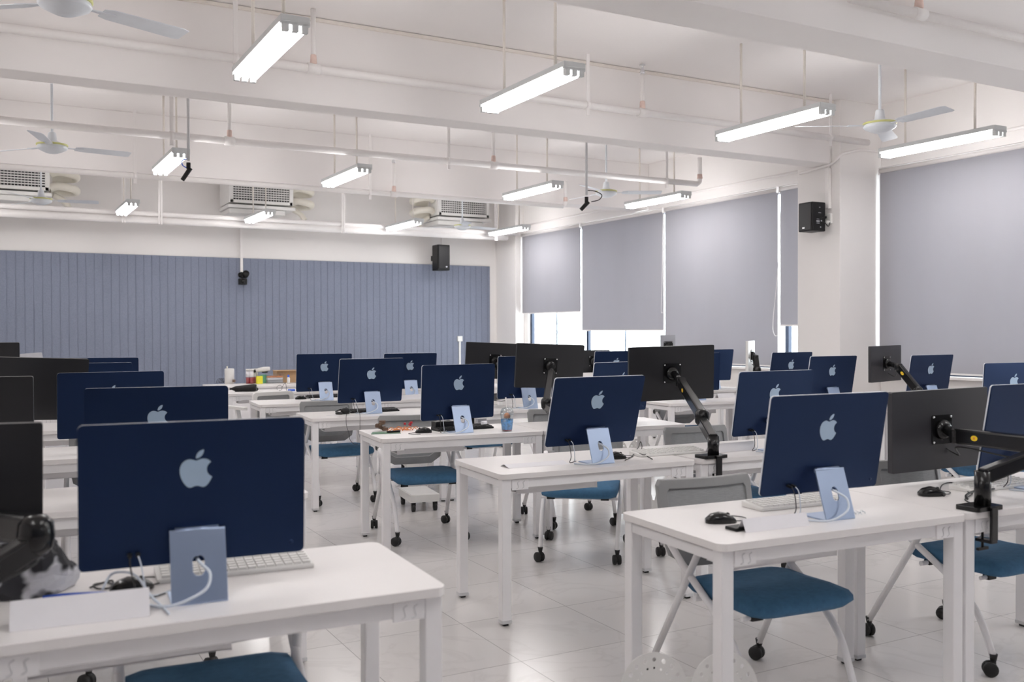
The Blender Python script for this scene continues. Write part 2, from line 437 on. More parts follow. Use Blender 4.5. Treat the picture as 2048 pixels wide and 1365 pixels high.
# ================================================================== CEILING FANS
def make_fan(blade_ang, label, loc):
    t = thing('ceiling_fan', label, 'ceiling fan', loc, 0, 'white three-bladed ceiling fans')
    top = ZC-loc[2]
    MB().tube([(0, 0, .1), (0, 0, top-.06)], .012, 8).build('rod', FANW, t)
    MB().lathe([(.02, top-.09), (.05, top-.05), (.055, top)], 14).build('canopy', FANW, t)
    MB().lathe([(0, -.045), (.05, -.045), (.085, -.03), (.125, -.01), (.135, .005), (.125, .03), (.09, .05), (.045, .07), (.035, .14), (.028, .15), (0, .15)], 24).build('motor', FANW, t)
    MB().lathe([(.126, .022), (.138, .026), (.138, .038), (.118, .042)], 24).build('trim_ring', FANY, t)
    for a in blade_ang:
        M = rot(R(a), 'Z')
        Mt = M @ T(.2, 0, .015) @ rot(R(-11), 'X')
        b = MB(); b.prism([[(0, -.045), (.05, -.062), (.46, -.072), (.5, -.06), (.5, .055), (.47, .065), (.05, .055), (0, .04)]], -.0018, .0018, Mt)
        o = b.build('blade', FANW, t)
        MB().prism([[(.10, -.02), (.16, -.014), (.27, -.03), (.27, .03), (.16, .014), (.10, .02)]], .012, .018, M).build('blade_bracket', FANW, o)
ZF = 3.17
make_fan((23, 143, -97), 'white ceiling fan cut off by the top left corner', (.346, 5.522, ZF))
make_fan((8, -104, 132), 'white ceiling fan at the left in front of the second pipe', (.50, 9.88, ZF))
make_fan((-28, 95, -148), 'white ceiling fan right of the right hanging microphone', (6.81, 9.93, ZF))
make_fan((-93, 149, 33), 'white ceiling fan beside the pillar at the upper right', (6.63, 5.57, ZF))
make_fan((-8, 115, -122), 'small distant white ceiling fan in front of the left air conditioner', (.57, 13.99, ZF))
make_fan((132, 12, -108), 'small distant white ceiling fan in front of the right air conditioner', (6.90, 14.30, ZF))

# ================================================================== PIPES ALONG THE CEILING
def sprinkler_pipe(label, y, z, x1, r, risers, clamps, end_riser=None):
    t = thing('sprinkler_pipe', label, 'pipe', (XL, y, z), 0, 'white sprinkler pipes')
    def lx(px, py): return at_y(px, py, y).x-XL
    MB().tube([(0.001, 0, 0), (x1-XL, 0, 0)], r, 12).build('pipe_run', TRIMW, t)
    for px, py, head in risers:
        x = lx(px, py); zt = ZC-z if not head else head
        MB().tube([(x, 0, r*.5), (x, 0, zt)], .02, 10).build('riser', TRIMW, t)
        MB().lathe([(.021, r), (.028, r+.01), (.024, r+.07), (.021, r+.075)], 12, T(x, 0, 0)).build('threaded_joint', BRASS, t)
        MB().tube([(x-.05, 0, 0), (x+.05, 0, 0)], r*1.28, 12).build('tee', TRIMW, t)
        if head:
            MB().lathe([(.02, zt), (.026, zt+.02), (.012, zt+.05), (.008, zt+.08), (.03, zt+.082), (.03, zt+.088), (0, zt+.09)], 12, T(x, 0, 0)).build('sprinkler_head', CHROME, t)
    for px, py in clamps:
        x = lx(px, py)
        MB().box(x-.018, x+.018, -.012, -.002, -r-.06, ZC-z, None).build('hanger', TRIMW, t, bevel=.002)
        MB().tube([(x-.02, 0, 0), (x+.02, 0, 0)], r*1.2, 12).build('clamp', TRIMW, t)
    if end_riser:
        MB().tube(curve([(x1-XL-.02, 0, 0), (x1-XL+.03, 0, .02), (x1-XL+.045, 0, .07), (x1-XL+.045, 0, end_riser)], 4), r*.8, 10).build('riser', TRIMW, t)
        MB().lathe([(r*.9, .07), (r, .08), (r*.9, .13)], 12, T(x1-XL+.045, 0, 0)).build('threaded_joint', BRASS, t)
sprinkler_pipe('thick white sprinkler pipe crossing under the nearest full beam', 7.23, 3.495, 8.42, .033, [(627, 130, 0), (1285, 217, .36)], [(471, 110), (1175, 205), (1660, 268)])
sprinkler_pipe('white sprinkler pipe across the middle of the ceiling', 9.8, 3.375, 8.17, .036, [(459, 268, 0), (987, 322, 0)], [(343, 262), (897, 314), (1333, 355)], .35)
sprinkler_pipe('thin white sprinkler pipe along the far beam edge', 11.50, 3.215, 7.14, .03, [(788, 393, .4)], [(270, 362), (740, 400)], .36)
q = at_y(1860, 33, 4.04)
t = thing('sprinkler_pipe', 'white sprinkler pipe stub cut by the top right corner', 'pipe', (0, q.y, q.z), 0, 'white sprinkler pipes')
xa = at_y(1700, 6, q.y).x
MB().tube([(xa, 0, 0), (8.7, 0, 0)], .03, 12).build('pipe_run', TRIMW, t)
xr = at_y(1838, 12, q.y).x
MB().tube([(xr, 0, .02), (xr, 0, ZC-q.z)], .02, 10).build('riser', TRIMW, t)
MB().lathe([(.022, .03), (.03, .04), (.022, .11)], 12, T(xr, 0, 0)).build('threaded_joint', BRASS, t)
MB().tube([(xr-.05, 0, 0), (xr+.05, 0, 0)], .038, 12).build('tee', TRIMW, t)
t = thing('cable_tray', 'pair of white pipes running along the back wall under the air conditioners', 'pipe', (XL, 15.27, 3.135))
MB().tube([(0.001, 0, .105), (8.53-XL, 0, .085)], .036, 12).build('upper_pipe', TRIMW, t)
MB().tube([(0.001, .05, -.005), (8.3-XL, .05, .015)], .058, 12).build('lower_pipe', TRIMW, t)
for px in (247, 320, 685, 990):
    x = at_y(px, 420, 15.27).x-XL
    MB().box(x-.03, x-.005, -.045, -.038, -.06, ZC-3.13).box(x+.005, x+.03, -.045, -.038, -.06, ZC-3.13).build('hanger', TRIMW, t)
# trunking line where beam meets ceiling and along the window head
tag(MB().box(XL, 8.09, 7.41, 7.439, ZC-.03, ZC-.005).build('conduit', ROD), 'thin beige conduit in the corner of the nearest full beam and ceiling', 'conduit')
for ya, yb, lb in ((4.52, 7.08, 'white conduit above the large right blind'), (8.12, 11.6, 'white conduit above the blinds beyond the pillar'), (11.97, 15.44, 'white conduit above the blinds nearest the far corner')):
    tag(MB().tube([(0, 0, 0), (0, yb-ya, 0)], .016, 8).build('conduit', TRIMW, loc=(8.731, ya, 3.40)), lb, 'conduit')
tag(MB().tube(curve([(.59, -.21, .05), (.54, -.06, .06), (.29, -.022, .07), (.09, -.022, .03), (-.04, -.022, -.01), (-.062, .09, -.09), (-.062, .37, -.12), (-.062, .56, -.13)], 6), .014, 8).build('conduit', TRIMW, loc=(8.14, 7.335, 3.36)), 'white conduit bending around the pillar top', 'conduit')
t = thing('conduit', 'white vertical conduit down the pillar to the loudspeaker socket', 'conduit', (8.06, 7.47, 0))
MB().box(-.012, .035, -.025, .025, 2.78, 3.22).build('trunking', TRIMW, t, bevel=.003)
MB().tube([(.018, 0, 3.22), (.018, 0, 3.9)], .013, 8).build('pipe_run', TRIMW, t)
MB().box(0, .035, -.03, .03, 3.34, 3.44).build('junction_box', TRIMW, t, bevel=.004)

# ================================================================== AIR CONDITIONERS
def aircon(label, pxl, pxr, side):
    y = 15.42
    pl, pr = at_y(pxl, 390, y), at_y(pxr, 390, y)
    x0, x1 = pl.x, pr.x; w = x1-x0
    zb = 3.505
    t = thing('air_conditioner', label, 'air conditioner', (x0, y, zb), 0, 'ceiling air conditioners on the back wall')
    MB().box(-.03, w+.03, .06, .75, 0, .48).build('casing', WHITEP, t, bevel=.006)
    g = MB(); g.box(-.02, w+.02, 0, .04, 0, .05).box(-.02, w+.02, 0, .04, .40, .44).box(-.03, .03, 0, .04, 0, .44).box(w-.03, w+.03, 0, .04, 0, .44)
    g.build('grille_frame', WHITEP, t, bevel=.003)
    b = MB()
    for k in range(9): z = .085+k*.037; b.box(.03, w-.03, .012, .022, z-.009, z+.009)
    n = int(w/.045)
    for k in range(1, n): x = .03+(w-.06)*k/n; b.box(x-.0035, x+.0035, .012, .022, .05, .4)
    b.build('grille_bars', WHITEP, t)
    MB().box(.03, w-.03, .05, .059, .05, .4).build('grille_dark_back', BLACK, t)
    MB().box(-.06, w+.06, -.03, .7, -.085, -.03).box(-.03, w-.1, .02, .66, -.17, -.09).build('drain_pan', WHITEP, t, bevel=.012)
    s = 1 if side > 0 else -1
    xe = w+.03 if side > 0 else -.03
    for z in (.24, .03):
        MB().tube(curve([(xe+s*.02, .2, z+.04), (xe+s*.12, .17, z+.07), (xe+s*.28, .16, z+.05), (xe+s*.36, .2, z+.03), (xe+s*.36, .34, z+.01), (xe+s*.2, .4, z), (xe+s*.02, .38, z)], 6), .058, 12).build('insulated_pipe', CREAM, t)
    MB().tube(curve([(xe+s*.06, .3, -.02), (xe+s*.2, .28, -.1), (xe+s*.27, .26, -.2)], 5), .045, 10).build('drain_hose', CREAM, t)
    MB().box(xe+s*.02-.03, xe+s*.02+.03, .3, .36, .1, ZC-zb).build('support_channel', TRIMW, t)
aircon('white ceiling air conditioner with dark grille at the far left', -60, 95, 1)
aircon('white ceiling air conditioner in the middle, pipes at its right', 463, 583, 1)
aircon('white ceiling air conditioner near the corner pillar, pipes at its left', 880, 976, -1)

# ================================================================== BACK WALL FITTINGS
tag(MB().box(-.022, .022, 0, .02, 2.40, 3.9).build('conduit', TRIMW, loc=(at_y(482, 500, YB).x, YB-.045, 0)), 'white vertical conduit coming down to the wall camera', 'conduit')
c = at_y(484, 560, YB-.1)
t = thing('security_camera', 'black swivel camera hanging on the felt panel', 'camera', (c.x, YB-.12, c.z), 0)
MB().lathe([(0, 0), (.05, 0), (.05, .04), (0, .04)], 16, T(0, .098, .085) @ rot(R(90), 'X')).build('mount', BLACK, t)
MB().tube([(0, .06, .085), (0, 0, .08), (0, -.01, .02)], .02, 10).build('neck', BLACK, t)
MB().lathe([(0, -.05), (.05, -.05), (.055, -.02), (.055, .05), (0, .05)], 18, T(.05, -.02, .09) @ rot(R(70), 'X')).build('motor_pod', BLACK, t)
MB().box(-.065, .065, -.085, .03, -.085, .02).build('camera_body', BLACK, t, bevel=.012)
MB().lathe([(0, 0), (.035, 0), (.03, .02), (0, .02)], 16, T(0, -.083, -.03) @ rot(R(90), 'X')).build('lens', BLACKG, t)
def loudspeaker(label, loc, rz, w, d, h, cat='loudspeaker', marks=False):
    t = thing('loudspeaker', label, cat, loc, rz, 'black wall loudspeakers')
    MB().prism([[(-w/2, 0), (w/2, 0), (w*.32, d), (-w*.32, d)]], 0, h).build('cabinet', BLACK, t, bevel=.012)
    MB().box(-w/2+.02, w/2-.02, -.012, 0, .03, h-.02).build('grille', DARK, t, bevel=.004)
    MB().box(w*.12, w*.25, -.015, -.012, .05, .075).build('badge', CHROME, t)
    MB().box(-.04, .04, d, d+.115, h*.4, h*.6).build('wall_bracket', BLACK, t)
    return t
a = at_y(886, 541, 15.9)
loudspeaker('black loudspeaker on the upper back wall over the felt panel', (a.x, 15.86, a.z), R(8), .27, .27, .47)
tag(MB().box(-.02, .02, 0, .02, 2.95, 3.9).build('conduit', TRIMW, loc=(at_y(884, 460, YB).x, YB-.021, 0)), 'white vertical conduit above the back wall loudspeaker', 'conduit')
c = at_y(918, 678, YB)
t = thing('wall_socket', 'white socket box with conduit low on the felt panel', 'socket', (c.x, YB-.024, c.z))
MB().box(-.05, .05, -.03, 0, -.05, .05).build('socket_box', WHITEP, t, bevel=.005)
MB().box(-.018, .018, -.02, 0, -c.z+.1, -.05).build('conduit_run', WHITEP, t, bevel=.003)

# loudspeaker on the pillar: front towards the room, connection panel towards the camera
SX = 7.80
yn, yf = at_x(1625, 430, SX).y, at_x(1597, 430, SX).y
sx2 = at_y(1651, 430, yn).x
zt, zbm = at_x(1625, 403, SX), at_x(1625, 461.5, SX)
zbm = zbm.z; zt = zt.z; hh = zt-zbm
t = thing('loudspeaker', 'black loudspeaker bracketed on the side of the pillar', 'loudspeaker', (SX, yn, zbm), 0, 'black wall loudspeakers')
MB().box(0, sx2-SX, 0, yf-yn, 0, hh).build('cabinet', BLACK, t, bevel=.008)
MB().box(-.012, 0, .012, yf-yn-.012, .012, hh-.012).build('grille', DARK, t, bevel=.004)
MB().box(-.015, -.012, (yf-yn)*.5, (yf-yn)*.66, .03, .045).build('badge', CHROME, t)
MB().box(sx2-SX, 8.099-SX, (yf-yn)*.35, (yf-yn)*.65, hh*.4, hh*.6).build('wall_bracket', BLACK, t)
lm = MB(); W2 = sx2-SX
for u, z, w, h in ((.55, .82, .10, .03), (.55, .63, .2, .02), (.42, .34, .24, .055), (.68, .36, .08, .05), (.42, .27, .22, .025), (.62, .14, .07, .05), (.42, .41, .2, .015)):
    lm.box(W2*(u-w/2), W2*(u+w/2), -.002, 0, hh*(z-h/2), hh*(z+h/2))
lm.build('label_marks', SILV, t)
pl = thing('wall_socket', 'white socket box with plugged adapters beside the pillar loudspeaker', 'socket', (8.085, yn+.02, zbm+.14))
MB().box(-.022, .013, -.028, .05, -.05, .06).build('socket_box', WHITEP, pl, bevel=.004)
MB().box(-.075, -.024, -.03, .03, -.05, -.02).build('white_adapter', WHITEP, pl, bevel=.008)
MB().box(-.05, -.024, .02, .05, .01, .035).build('black_plug', BLACK, pl, bevel=.004)
q = Vector((SX+W2*.62, yn-.002, zbm+.14))-Vector((8.085, yn+.02, zbm+.14))
MB().tube(curve([(-.05, .03, .02), (-.09, .01, .03), q+Vector((.03, -.03, .02)), q], 5), .005, 6).tube(curve([(-.03, -.03, -.04), (-.08, -.05, -.085), q+Vector((.03, -.03, -.05)), q+Vector((0, 0, -.04))], 5), .005, 6).build('black_lead', CABLEB, pl)

# hanging microphones
def mic(label, px, py0, py1, d, flip):
    p = at_d(px, py0, d)
    t = thing('hanging_microphone', label, 'microphone', (p.x, p.y, p.z), 0, 'black microphones hanging from the ceiling')
    MB().tube([(0, 0, .05), (0, 0, ZC-p.z)], .013, 8).build('drop_rod', STEELB, t)
    q = at_d(px, py1, d)-p
    r3 = RT*flip
    MB().tube([Vector((0, 0, -.02))+r3*.02, Vector((0, 0, q.z*.95))-r3*.06], [.022, .02], 10).build('microphone_body', BLACK, t)
    MB().lathe([(0, -.03), (.02, -.03), (.02, .03), (0, .03)], 10).build('clip', BLACK, t)
    MB().tube(curve([(0, 0, .07), r3*-.06+Vector((0, 0, .05)), r3*-.05+Vector((0, 0, 0)), r3*.02+Vector((0, 0, -.03))] if flip > 0 and px < 600 else [(0, 0, .1), r3*.09+Vector((0, 0, .09)), r3*.16+Vector((0, 0, .05)), r3*.13+Vector((0, 0, 0)), r3*.05+Vector((0, 0, -.02))], 6), .005, 6).build('lead', CABLEBL if px < 600 else CABLEB, t)
mic('black microphone with blue lead hanging beside the left middle lamp', 377, 332, 362, 9.0, 1)
mic('black microphone with looped lead hanging near the window blinds', 1173, 400, 421, 9.9, 1)

# ================================================================== DESKS
DW, DD, DH = 1.163, .625, .75
def make_desk():
    t = thing('desk', 'x', 'desk', (0, 0, 0))
    MB().prism([rrect(0, DW, 0, DD, .035, 6)], DH-.026, DH).build('desktop', TOP, t, bevel=.003, ang=60)
    a = MB().box(.06, DW-.06, .018, .046, DH-.075, DH-.027).build('front_rail', STEEL, t, bevel=.003)
    MB().box(.06, DW-.06, DD-.046, DD-.018, DH-.075, DH-.027).build('rear_rail', STEEL, t, bevel=.003)
    for x0 in (.016, DW-.044):
        MB().box(x0, x0+.028, .06, DD-.06, DH-.07, DH-.034).build('side_rail', STEEL, t, bevel=.003)
    for x in (.012, DW-.062):
        for y in (.014, DD-.064):
            l = MB().box(x, x+.05, y, y+.05, .012, DH-.027).build('leg', STEEL, t, bevel=.004)
            MB().box(x+.012, x+.038, y+.012, y+.038, 0, .0125).build('foot', RUBBER, l)
            MB().box(x-.002, x+.052, y-.002, y+.052, .012, .03).build('leg_cap', STEELB, l, bevel=.003)
    for x in (.065, DW-.155):
        b = MB().box(x, x+.09, .012, .0185, DH-.083, DH-.03)
        br = b.build('corner_bracket', STEEL, t, bevel=.002)
        sl = MB()
        for k in (0, 1):
            cx = x+.032+k*.03
            sl.tube(curve([(cx+.008, .0115, DH-.04), (cx-.002, .0115, DH-.046), (cx, .0115, DH-.058), (cx+.002, .0115, DH-.07), (cx-.008, .0115, DH-.076)], 4), .0014, 5)
        sl.build('bracket_slot', STEELB, br)
    MB().box(.13, .60, .10, .25, DH-.118, DH-.113).box(.13, .60, .10, .105, DH-.118, DH-.062).box(.13, .60, .245, .25, DH-.118, DH-.062).build('cable_tray', STEEL, t, bevel=.0015)
    MB().box(.145, .165, .108, .24, DH-.110, DH-.085).build('tray_hook', STEELB, t)
    return t
DESK = make_desk()
def desk(x, y, deg, label): return place(DESK, label, (x, y, 0), R(deg), 'white computer desks')
def dpt(x, y, deg, u, v):
    c, s = math.cos(R(deg)), math.sin(R(deg)); return (x+u*c-v*s, y+u*s+v*c)
def step(x, y, deg, gap=.006): return dpt(x, y, deg, DW+gap, 0)
desks = {}
def row(key, x, y, deg, l1, l2, deg2=None, dy=0.0):
    desks[key+'a'] = (x, y, deg); desk(x, y, deg, l1)
    if l2:
        x2, y2 = step(x, y, deg, .028 if key == 'M2' else .006); d2 = deg if deg2 is None else deg2
        desks[key+'b'] = (x2, y2+dy, d2); desk(x2, y2+dy, d2, l2)
row('M1', 2.084, 2.378, -3.3, 'white desk at the front right with mouse and folded card', 'white desk at the right edge with clamped black monitor arm', -3.3, .012)
row('M2', 2.160, 4.052, -3.3, 'white desk of the second row, flat paper card on its aisle end', 'white desk behind it with a monitor arm clamped by its left end, second row', -3.0, .004)
row('M3', 2.197, 5.758, -5.4, 'white desk with plastic cup and circuit parts', 'white desk in the third row joined right of the cup desk', -5.4)
row('M4', 2.215, 7.365, -4.5, 'white desk with black headset and dangling wires, fourth row aisle end', 'white desk in the fourth row joined right of the headset desk', -4.5)
row('M5', 2.200, 8.98, -4.0, 'white desk of the fifth row beside the mesh armchair', 'white desk right of the fifth row aisle desk', -4.0)
row('M6', 2.27, 10.70, -4.0, 'white desk with the black umbrella lying on it', 'white desk right of the umbrella desk, mostly hidden', -4.0)
def lrow(key, xr, y, deg, l1, l2):
    c, s = math.cos(R(deg)), math.sin(R(deg))
    x, yy = xr-DW*c, y-DW*s
    desks[key+'a'] = (x, yy, deg); desk(x, yy, deg, l1)
    x2, y2 = x-(DW+.006)*c, yy-(DW+.006)*s
    desks[key+'b'] = (x2, y2, deg); desk(x2, y2, deg, l2)
lrow('L1', 1.093, 2.362, -2.4, 'white desk at the front left, the nearest to the camera', 'white desk under the black arm at the left edge')
lrow('L2', 1.20, 4.02, -3.5, 'white desk behind the nearest big blue computer', 'white desk second back at the left edge')
lrow('L3', 1.21, 5.68, -3.5, 'white desk of the left block, third back, aisle end', 'white desk third back at the left edge')
lrow('L4', 1.22, 7.36, -4, 'white desk of the left block, fourth back, aisle end', 'white desk fourth back at the left edge')
lrow('L5', 1.45, 8.80, -5, 'white desk of the left block nearest the back wall', 'white desk fifth back at the left edge')
row('W2', 5.62, 3.90, -4, 'white desk under the bright blue computer at the right edge', None)
row('W3', 5.75, 5.80, -4, 'white desk of the window block in front of the pillar', 'white desk of the window block beside the sill, third row', -4)
row('W4', 5.61, 7.12, -4.5, 'white desk with a blue chair pushed under it beyond the aisle', 'white desk in front of the pillar foot, fourth row of window block', -4.5)
row('W5', 5.50, 8.52, -4, 'white desk of the window block, fifth back', 'white desk with paler computer near the lowered blind', -4)
row('W6', 5.46, 10.30, -4, 'white desk of the window block, sixth back', 'white desk under the small grey monitor by the window', -4)
# long table at the back with the supplies
bt = thing('long_table', 'long white table at the back carrying bottles and boxes', 'table', (2.36, 12.05, 0), R(-2))
MB().prism([rrect(0, 2.4, 0, .7, .02, 3)], .724, .75).build('tabletop', TOP, bt, bevel=.003, ang=60)
for x in (.02, 2.33):
    for y in (.02, .63): MB().box(x, x+.05, y, y+.05, 0, .724).build('leg', STEEL, bt, bevel=.003)
MB().box(.07, 2.33, .03, .05, .25, .724).build('modesty_panel', STEEL, bt, bevel=.003)

# ================================================================== ALL-IN-ONE COMPUTERS
def svg_pts(path, n=7):
    """sample a relative-command svg outline (M, c only)"""
    x = y = 0.0; out = []
    for cmd, a in path:
        if cmd == 'M': x, y = a; out.append((x, y))
        else:
            for i in range(0, len(a), 6):
                p0 = (x, y); p1 = (x+a[i], y+a[i+1]); p2 = (x+a[i+2], y+a[i+3]); p3 = (x+a[i+4], y+a[i+5])
                for k in range(1, n+1):
                    t = k/n; u = 1-t
                    out.append(tuple(u**3*p0[j]+3*u*u*t*p1[j]+3*u*t*t*p2[j]+t**3*p3[j] for j in (0, 1)))
                x, y = p3
    return out
FRUIT = svg_pts([('M', (12.152, 6.896)), ('c', (-.948,0,-2.415,-1.078,-3.96,-1.04, -2.04,.027,-3.91,1.183,-4.961,3.014, -2.117,3.675,-.546,9.103,1.519,12.09, 1.013,1.454,2.208,3.09,3.792,3.039,
  1.52,-.065,2.09,-.987,3.935,-.987, 1.831,0,2.35,.987,3.96,.948, 1.637,-.026,2.676,-1.48,3.676,-2.948, 1.156,-1.688,1.636,-3.325,1.662,-3.415, -.039,-.013,-3.182,-1.221,-3.22,-4.857,
  -.026,-3.04,2.48,-4.494,2.597,-4.559, -1.429,-2.09,-3.623,-2.324,-4.39,-2.376, -2,-.156,-3.675,1.09,-4.61,1.09))])
LEAF = svg_pts([('M', (15.53, 3.83)), ('c', (.843,-1.012,1.4,-2.427,1.245,-3.83, -1.207,.052,-2.662,.805,-3.532,1.818, -.78,.896,-1.454,2.338,-1.273,3.714, 1.338,.104,2.715,-.688,3.559,-1.701))])
PW, PH, GAP = .573, .378, .09
def make_computer(tilt):
    t = thing('desktop_computer', 'x', 'computer', (0, 0, 0))
    # panel frame: local x right, y up the panel, z towards the back (-Y); pivot 35% up
    zc = GAP+.35*PH
    P = T(0, 0, zc) @ rot(R(90), 'X') @ rot(tilt, 'X')      # local z -> -Y
    y0, y1 = -.35*PH, .65*PH
    MB().prism([rrect(-PW/2, PW/2, y0, y1, .014, 5)], -.0005, .006, P).build('back_shell', NAVY, t, bevel=.0015, ang=60)
    MB().prism([rrect(-PW/2, PW/2, y0, y1, .014, 5)], -.0041, -.0005, P).build('edge_band', BEZEL, t)
    MB().prism([rrect(-PW/2+.0005, PW/2-.0005, y0+.0005, y1-.0005, .014, 5)], -.0085, -.0041, P).build('front_bezel', BEZEL, t, bevel=.001, ang=60)
    MB().prism([rrect(-PW/2+.012, PW/2-.012, y0+.06, y1-.012, .003, 2)], -.0088, -.0084, P).build('screen', SCREEN, t)
    sc = .0042; cx, cy = 12.2, 12.9
    f = [((x-cx)*sc, (cy-y)*sc+.115) for x, y in FRUIT[:-1]]; l = [((x-cx)*sc, (cy-y)*sc+.115) for x, y in LEAF[:-1]]
    MB().prism([f], .0062, .0070, P).prism([l], .0062, .0070, P).build('logo', LOGO, t)
    MB().lathe([(0, .0062), (.006, .0062), (.006, .0068), (0, .0068)], 14, P @ T(PW/2-.035, y0+.03, 0)).build('power_button', NAVY, t)
    # stand: leaning leg plate with oval cable hole, foot plate
    lw = .070; b0 = Vector((0, -.088, .003)); b1 = Vector((0, -.030, .180))
    up = (b1-b0).normalized(); nrm = Vector((1, 0, 0)).cross(up)
    Ml = Matrix(((1, up.x, nrm.x, b0.x), (0, up.y, nrm.y, b0.y), (0, up.z, nrm.z, b0.z), (0, 0, 0, 1)))
    H = (b1-b0).length
    hole = [(.0155*math.cos(R(a)), .094+.0155*math.sin(R(a))+(.011 if 0 <= a <= 180 else -.011)) for a in range(0, 360, 18)]
    st = MB().prism([rrect(-lw, lw, 0, H, .006, 3), hole], -.003, .003, Ml)
    st.box(-lw, lw, -.090, .045, 0, .006)
    so = st.build('stand', STAND, t, bevel=.0012, ang=60)
    MB().tube([(-lw, -.029, .180), (lw, -.029, .180)], .0045, 10).tube([(-.055, -.020, .176), (.055, -.020, .176)], .012, 10).build('hinge', STAND, so)
    MB().tube(curve([(0, -.012, .12), (-.002, -.04, .108), (.006, -.068, .098), (.024, -.094, .078), (.014, -.112, .045), (-.03, -.118, .022), (-.075, -.112, .009), (-.115, -.08, .006), (-.14, -.02, .005)], 6), .0042, 7).build('power_cable', CABLEW, t)
    Q = P @ T(-PW/2+.13, y0+.035, 0)
    MB().box(-.014, -.004, -.004, .004, .006, .030, Q).box(.006, .016, -.004, .004, .006, .028, Q).build('usb_plug', BLACK, t, bevel=.001)
    q0 = Q @ Vector((-.009, 0, .03)); q1 = Q @ Vector((.011, 0, .028))
    MB().tube(curve([q0, q0+Vector((0, -.015, -.02)), q0+Vector((.012, -.01, -.08)), Vector((q0.x+.03, q0.y+.03, .004)), Vector((q0.x+.09, q0.y+.06, .004))], 5), .002, 5).build('mouse_lead', CABLEB, t)
    MB().tube(curve([q1, q1+Vector((.006, -.012, -.02)), q1+Vector((.02, -.004, -.09)), Vector((q1.x+.05, q1.y+.05, .004)), Vector((q1.x+.1, q1.y+.11, .004))], 5), .002, 5).build('keyboard_lead', CABLEW, t)
    return t
PC = {}
def computer(x, y, yaw, tilt, label):
    k = min((3.5, 10, 16), key=lambda a: abs(a-tilt))
    if k not in PC: PC[k] = make_computer(R(k))
    place(PC[k], label, (x, y, DH), R(yaw), 'blue all-in-one desktop computers')
computer(.471, 2.615, -4.6, 3.5, 'big blue computer back at the front left, nearest to the camera')
computer(.613, 4.255, -10, 3.5, 'blue computer directly behind the nearest one, logo half hidden')
computer(.60, 5.93, 0, 3.5, 'blue computer third back in the left block, partly behind the black monitor')
computer(.63, 7.65, -5, 6, 'blue computer fourth back in the left block, only its top edge showing')
computer(.861, 9.07, -15, 3.5, 'blue computer farthest back in the left block')
computer(2.745, 2.562, -3.3, 10, 'blue computer on the front right desk, logo fully visible')
computer(4.02, 2.58, -3, 12, 'dark blue computer cut off at the right edge behind the black arm')
computer(2.80, 4.20, 1, 16, 'blue computer on the second row aisle desk, leaning back')
computer(3.975, 4.10, 0, 10, 'blue computer half hidden by the front right one')
computer(6.229, 4.10, -6.5, 3.5, 'bright blue computer at the far right edge')
computer(2.811, 5.90, 4, 3.5, 'blue computer beside the plastic cup')
computer(4.096, 5.80, 8, 10, 'blue computer behind the second row one, left of the black monitor')
computer(6.55, 6.035, 0, 12, 'blue computer in front of the pillar foot')
computer(7.553, 5.792, 0, 8, 'blue computer against the right blind beside the tilted small monitor')
computer(2.814, 7.634, 0, 9, 'blue computer beside the black headset, fourth row')
computer(4.214, 7.289+.12, -5, 3.5, 'bright blue computer in the gap between two black monitors')
computer(6.144, 7.40, -6, 3.5, 'dark blue computer edge right of the large black monitor')
computer(7.273, 7.25, 1, 10, 'blue computer at the left foot of the pillar, farther one')
computer(2.927, 9.283, 0, 6, 'blue computer in front of the supplies table, fifth row')
computer(3.80, 9.15, -4, 8, 'blue computer behind the headset computer, right of the fifth row one')
computer(6.097, 8.72, -2.5, 10, 'dark blue computer left of the large black monitor, under the low window')
computer(7.497, 8.73, -5, 8, 'pale shining blue computer edge by the lowered blind')

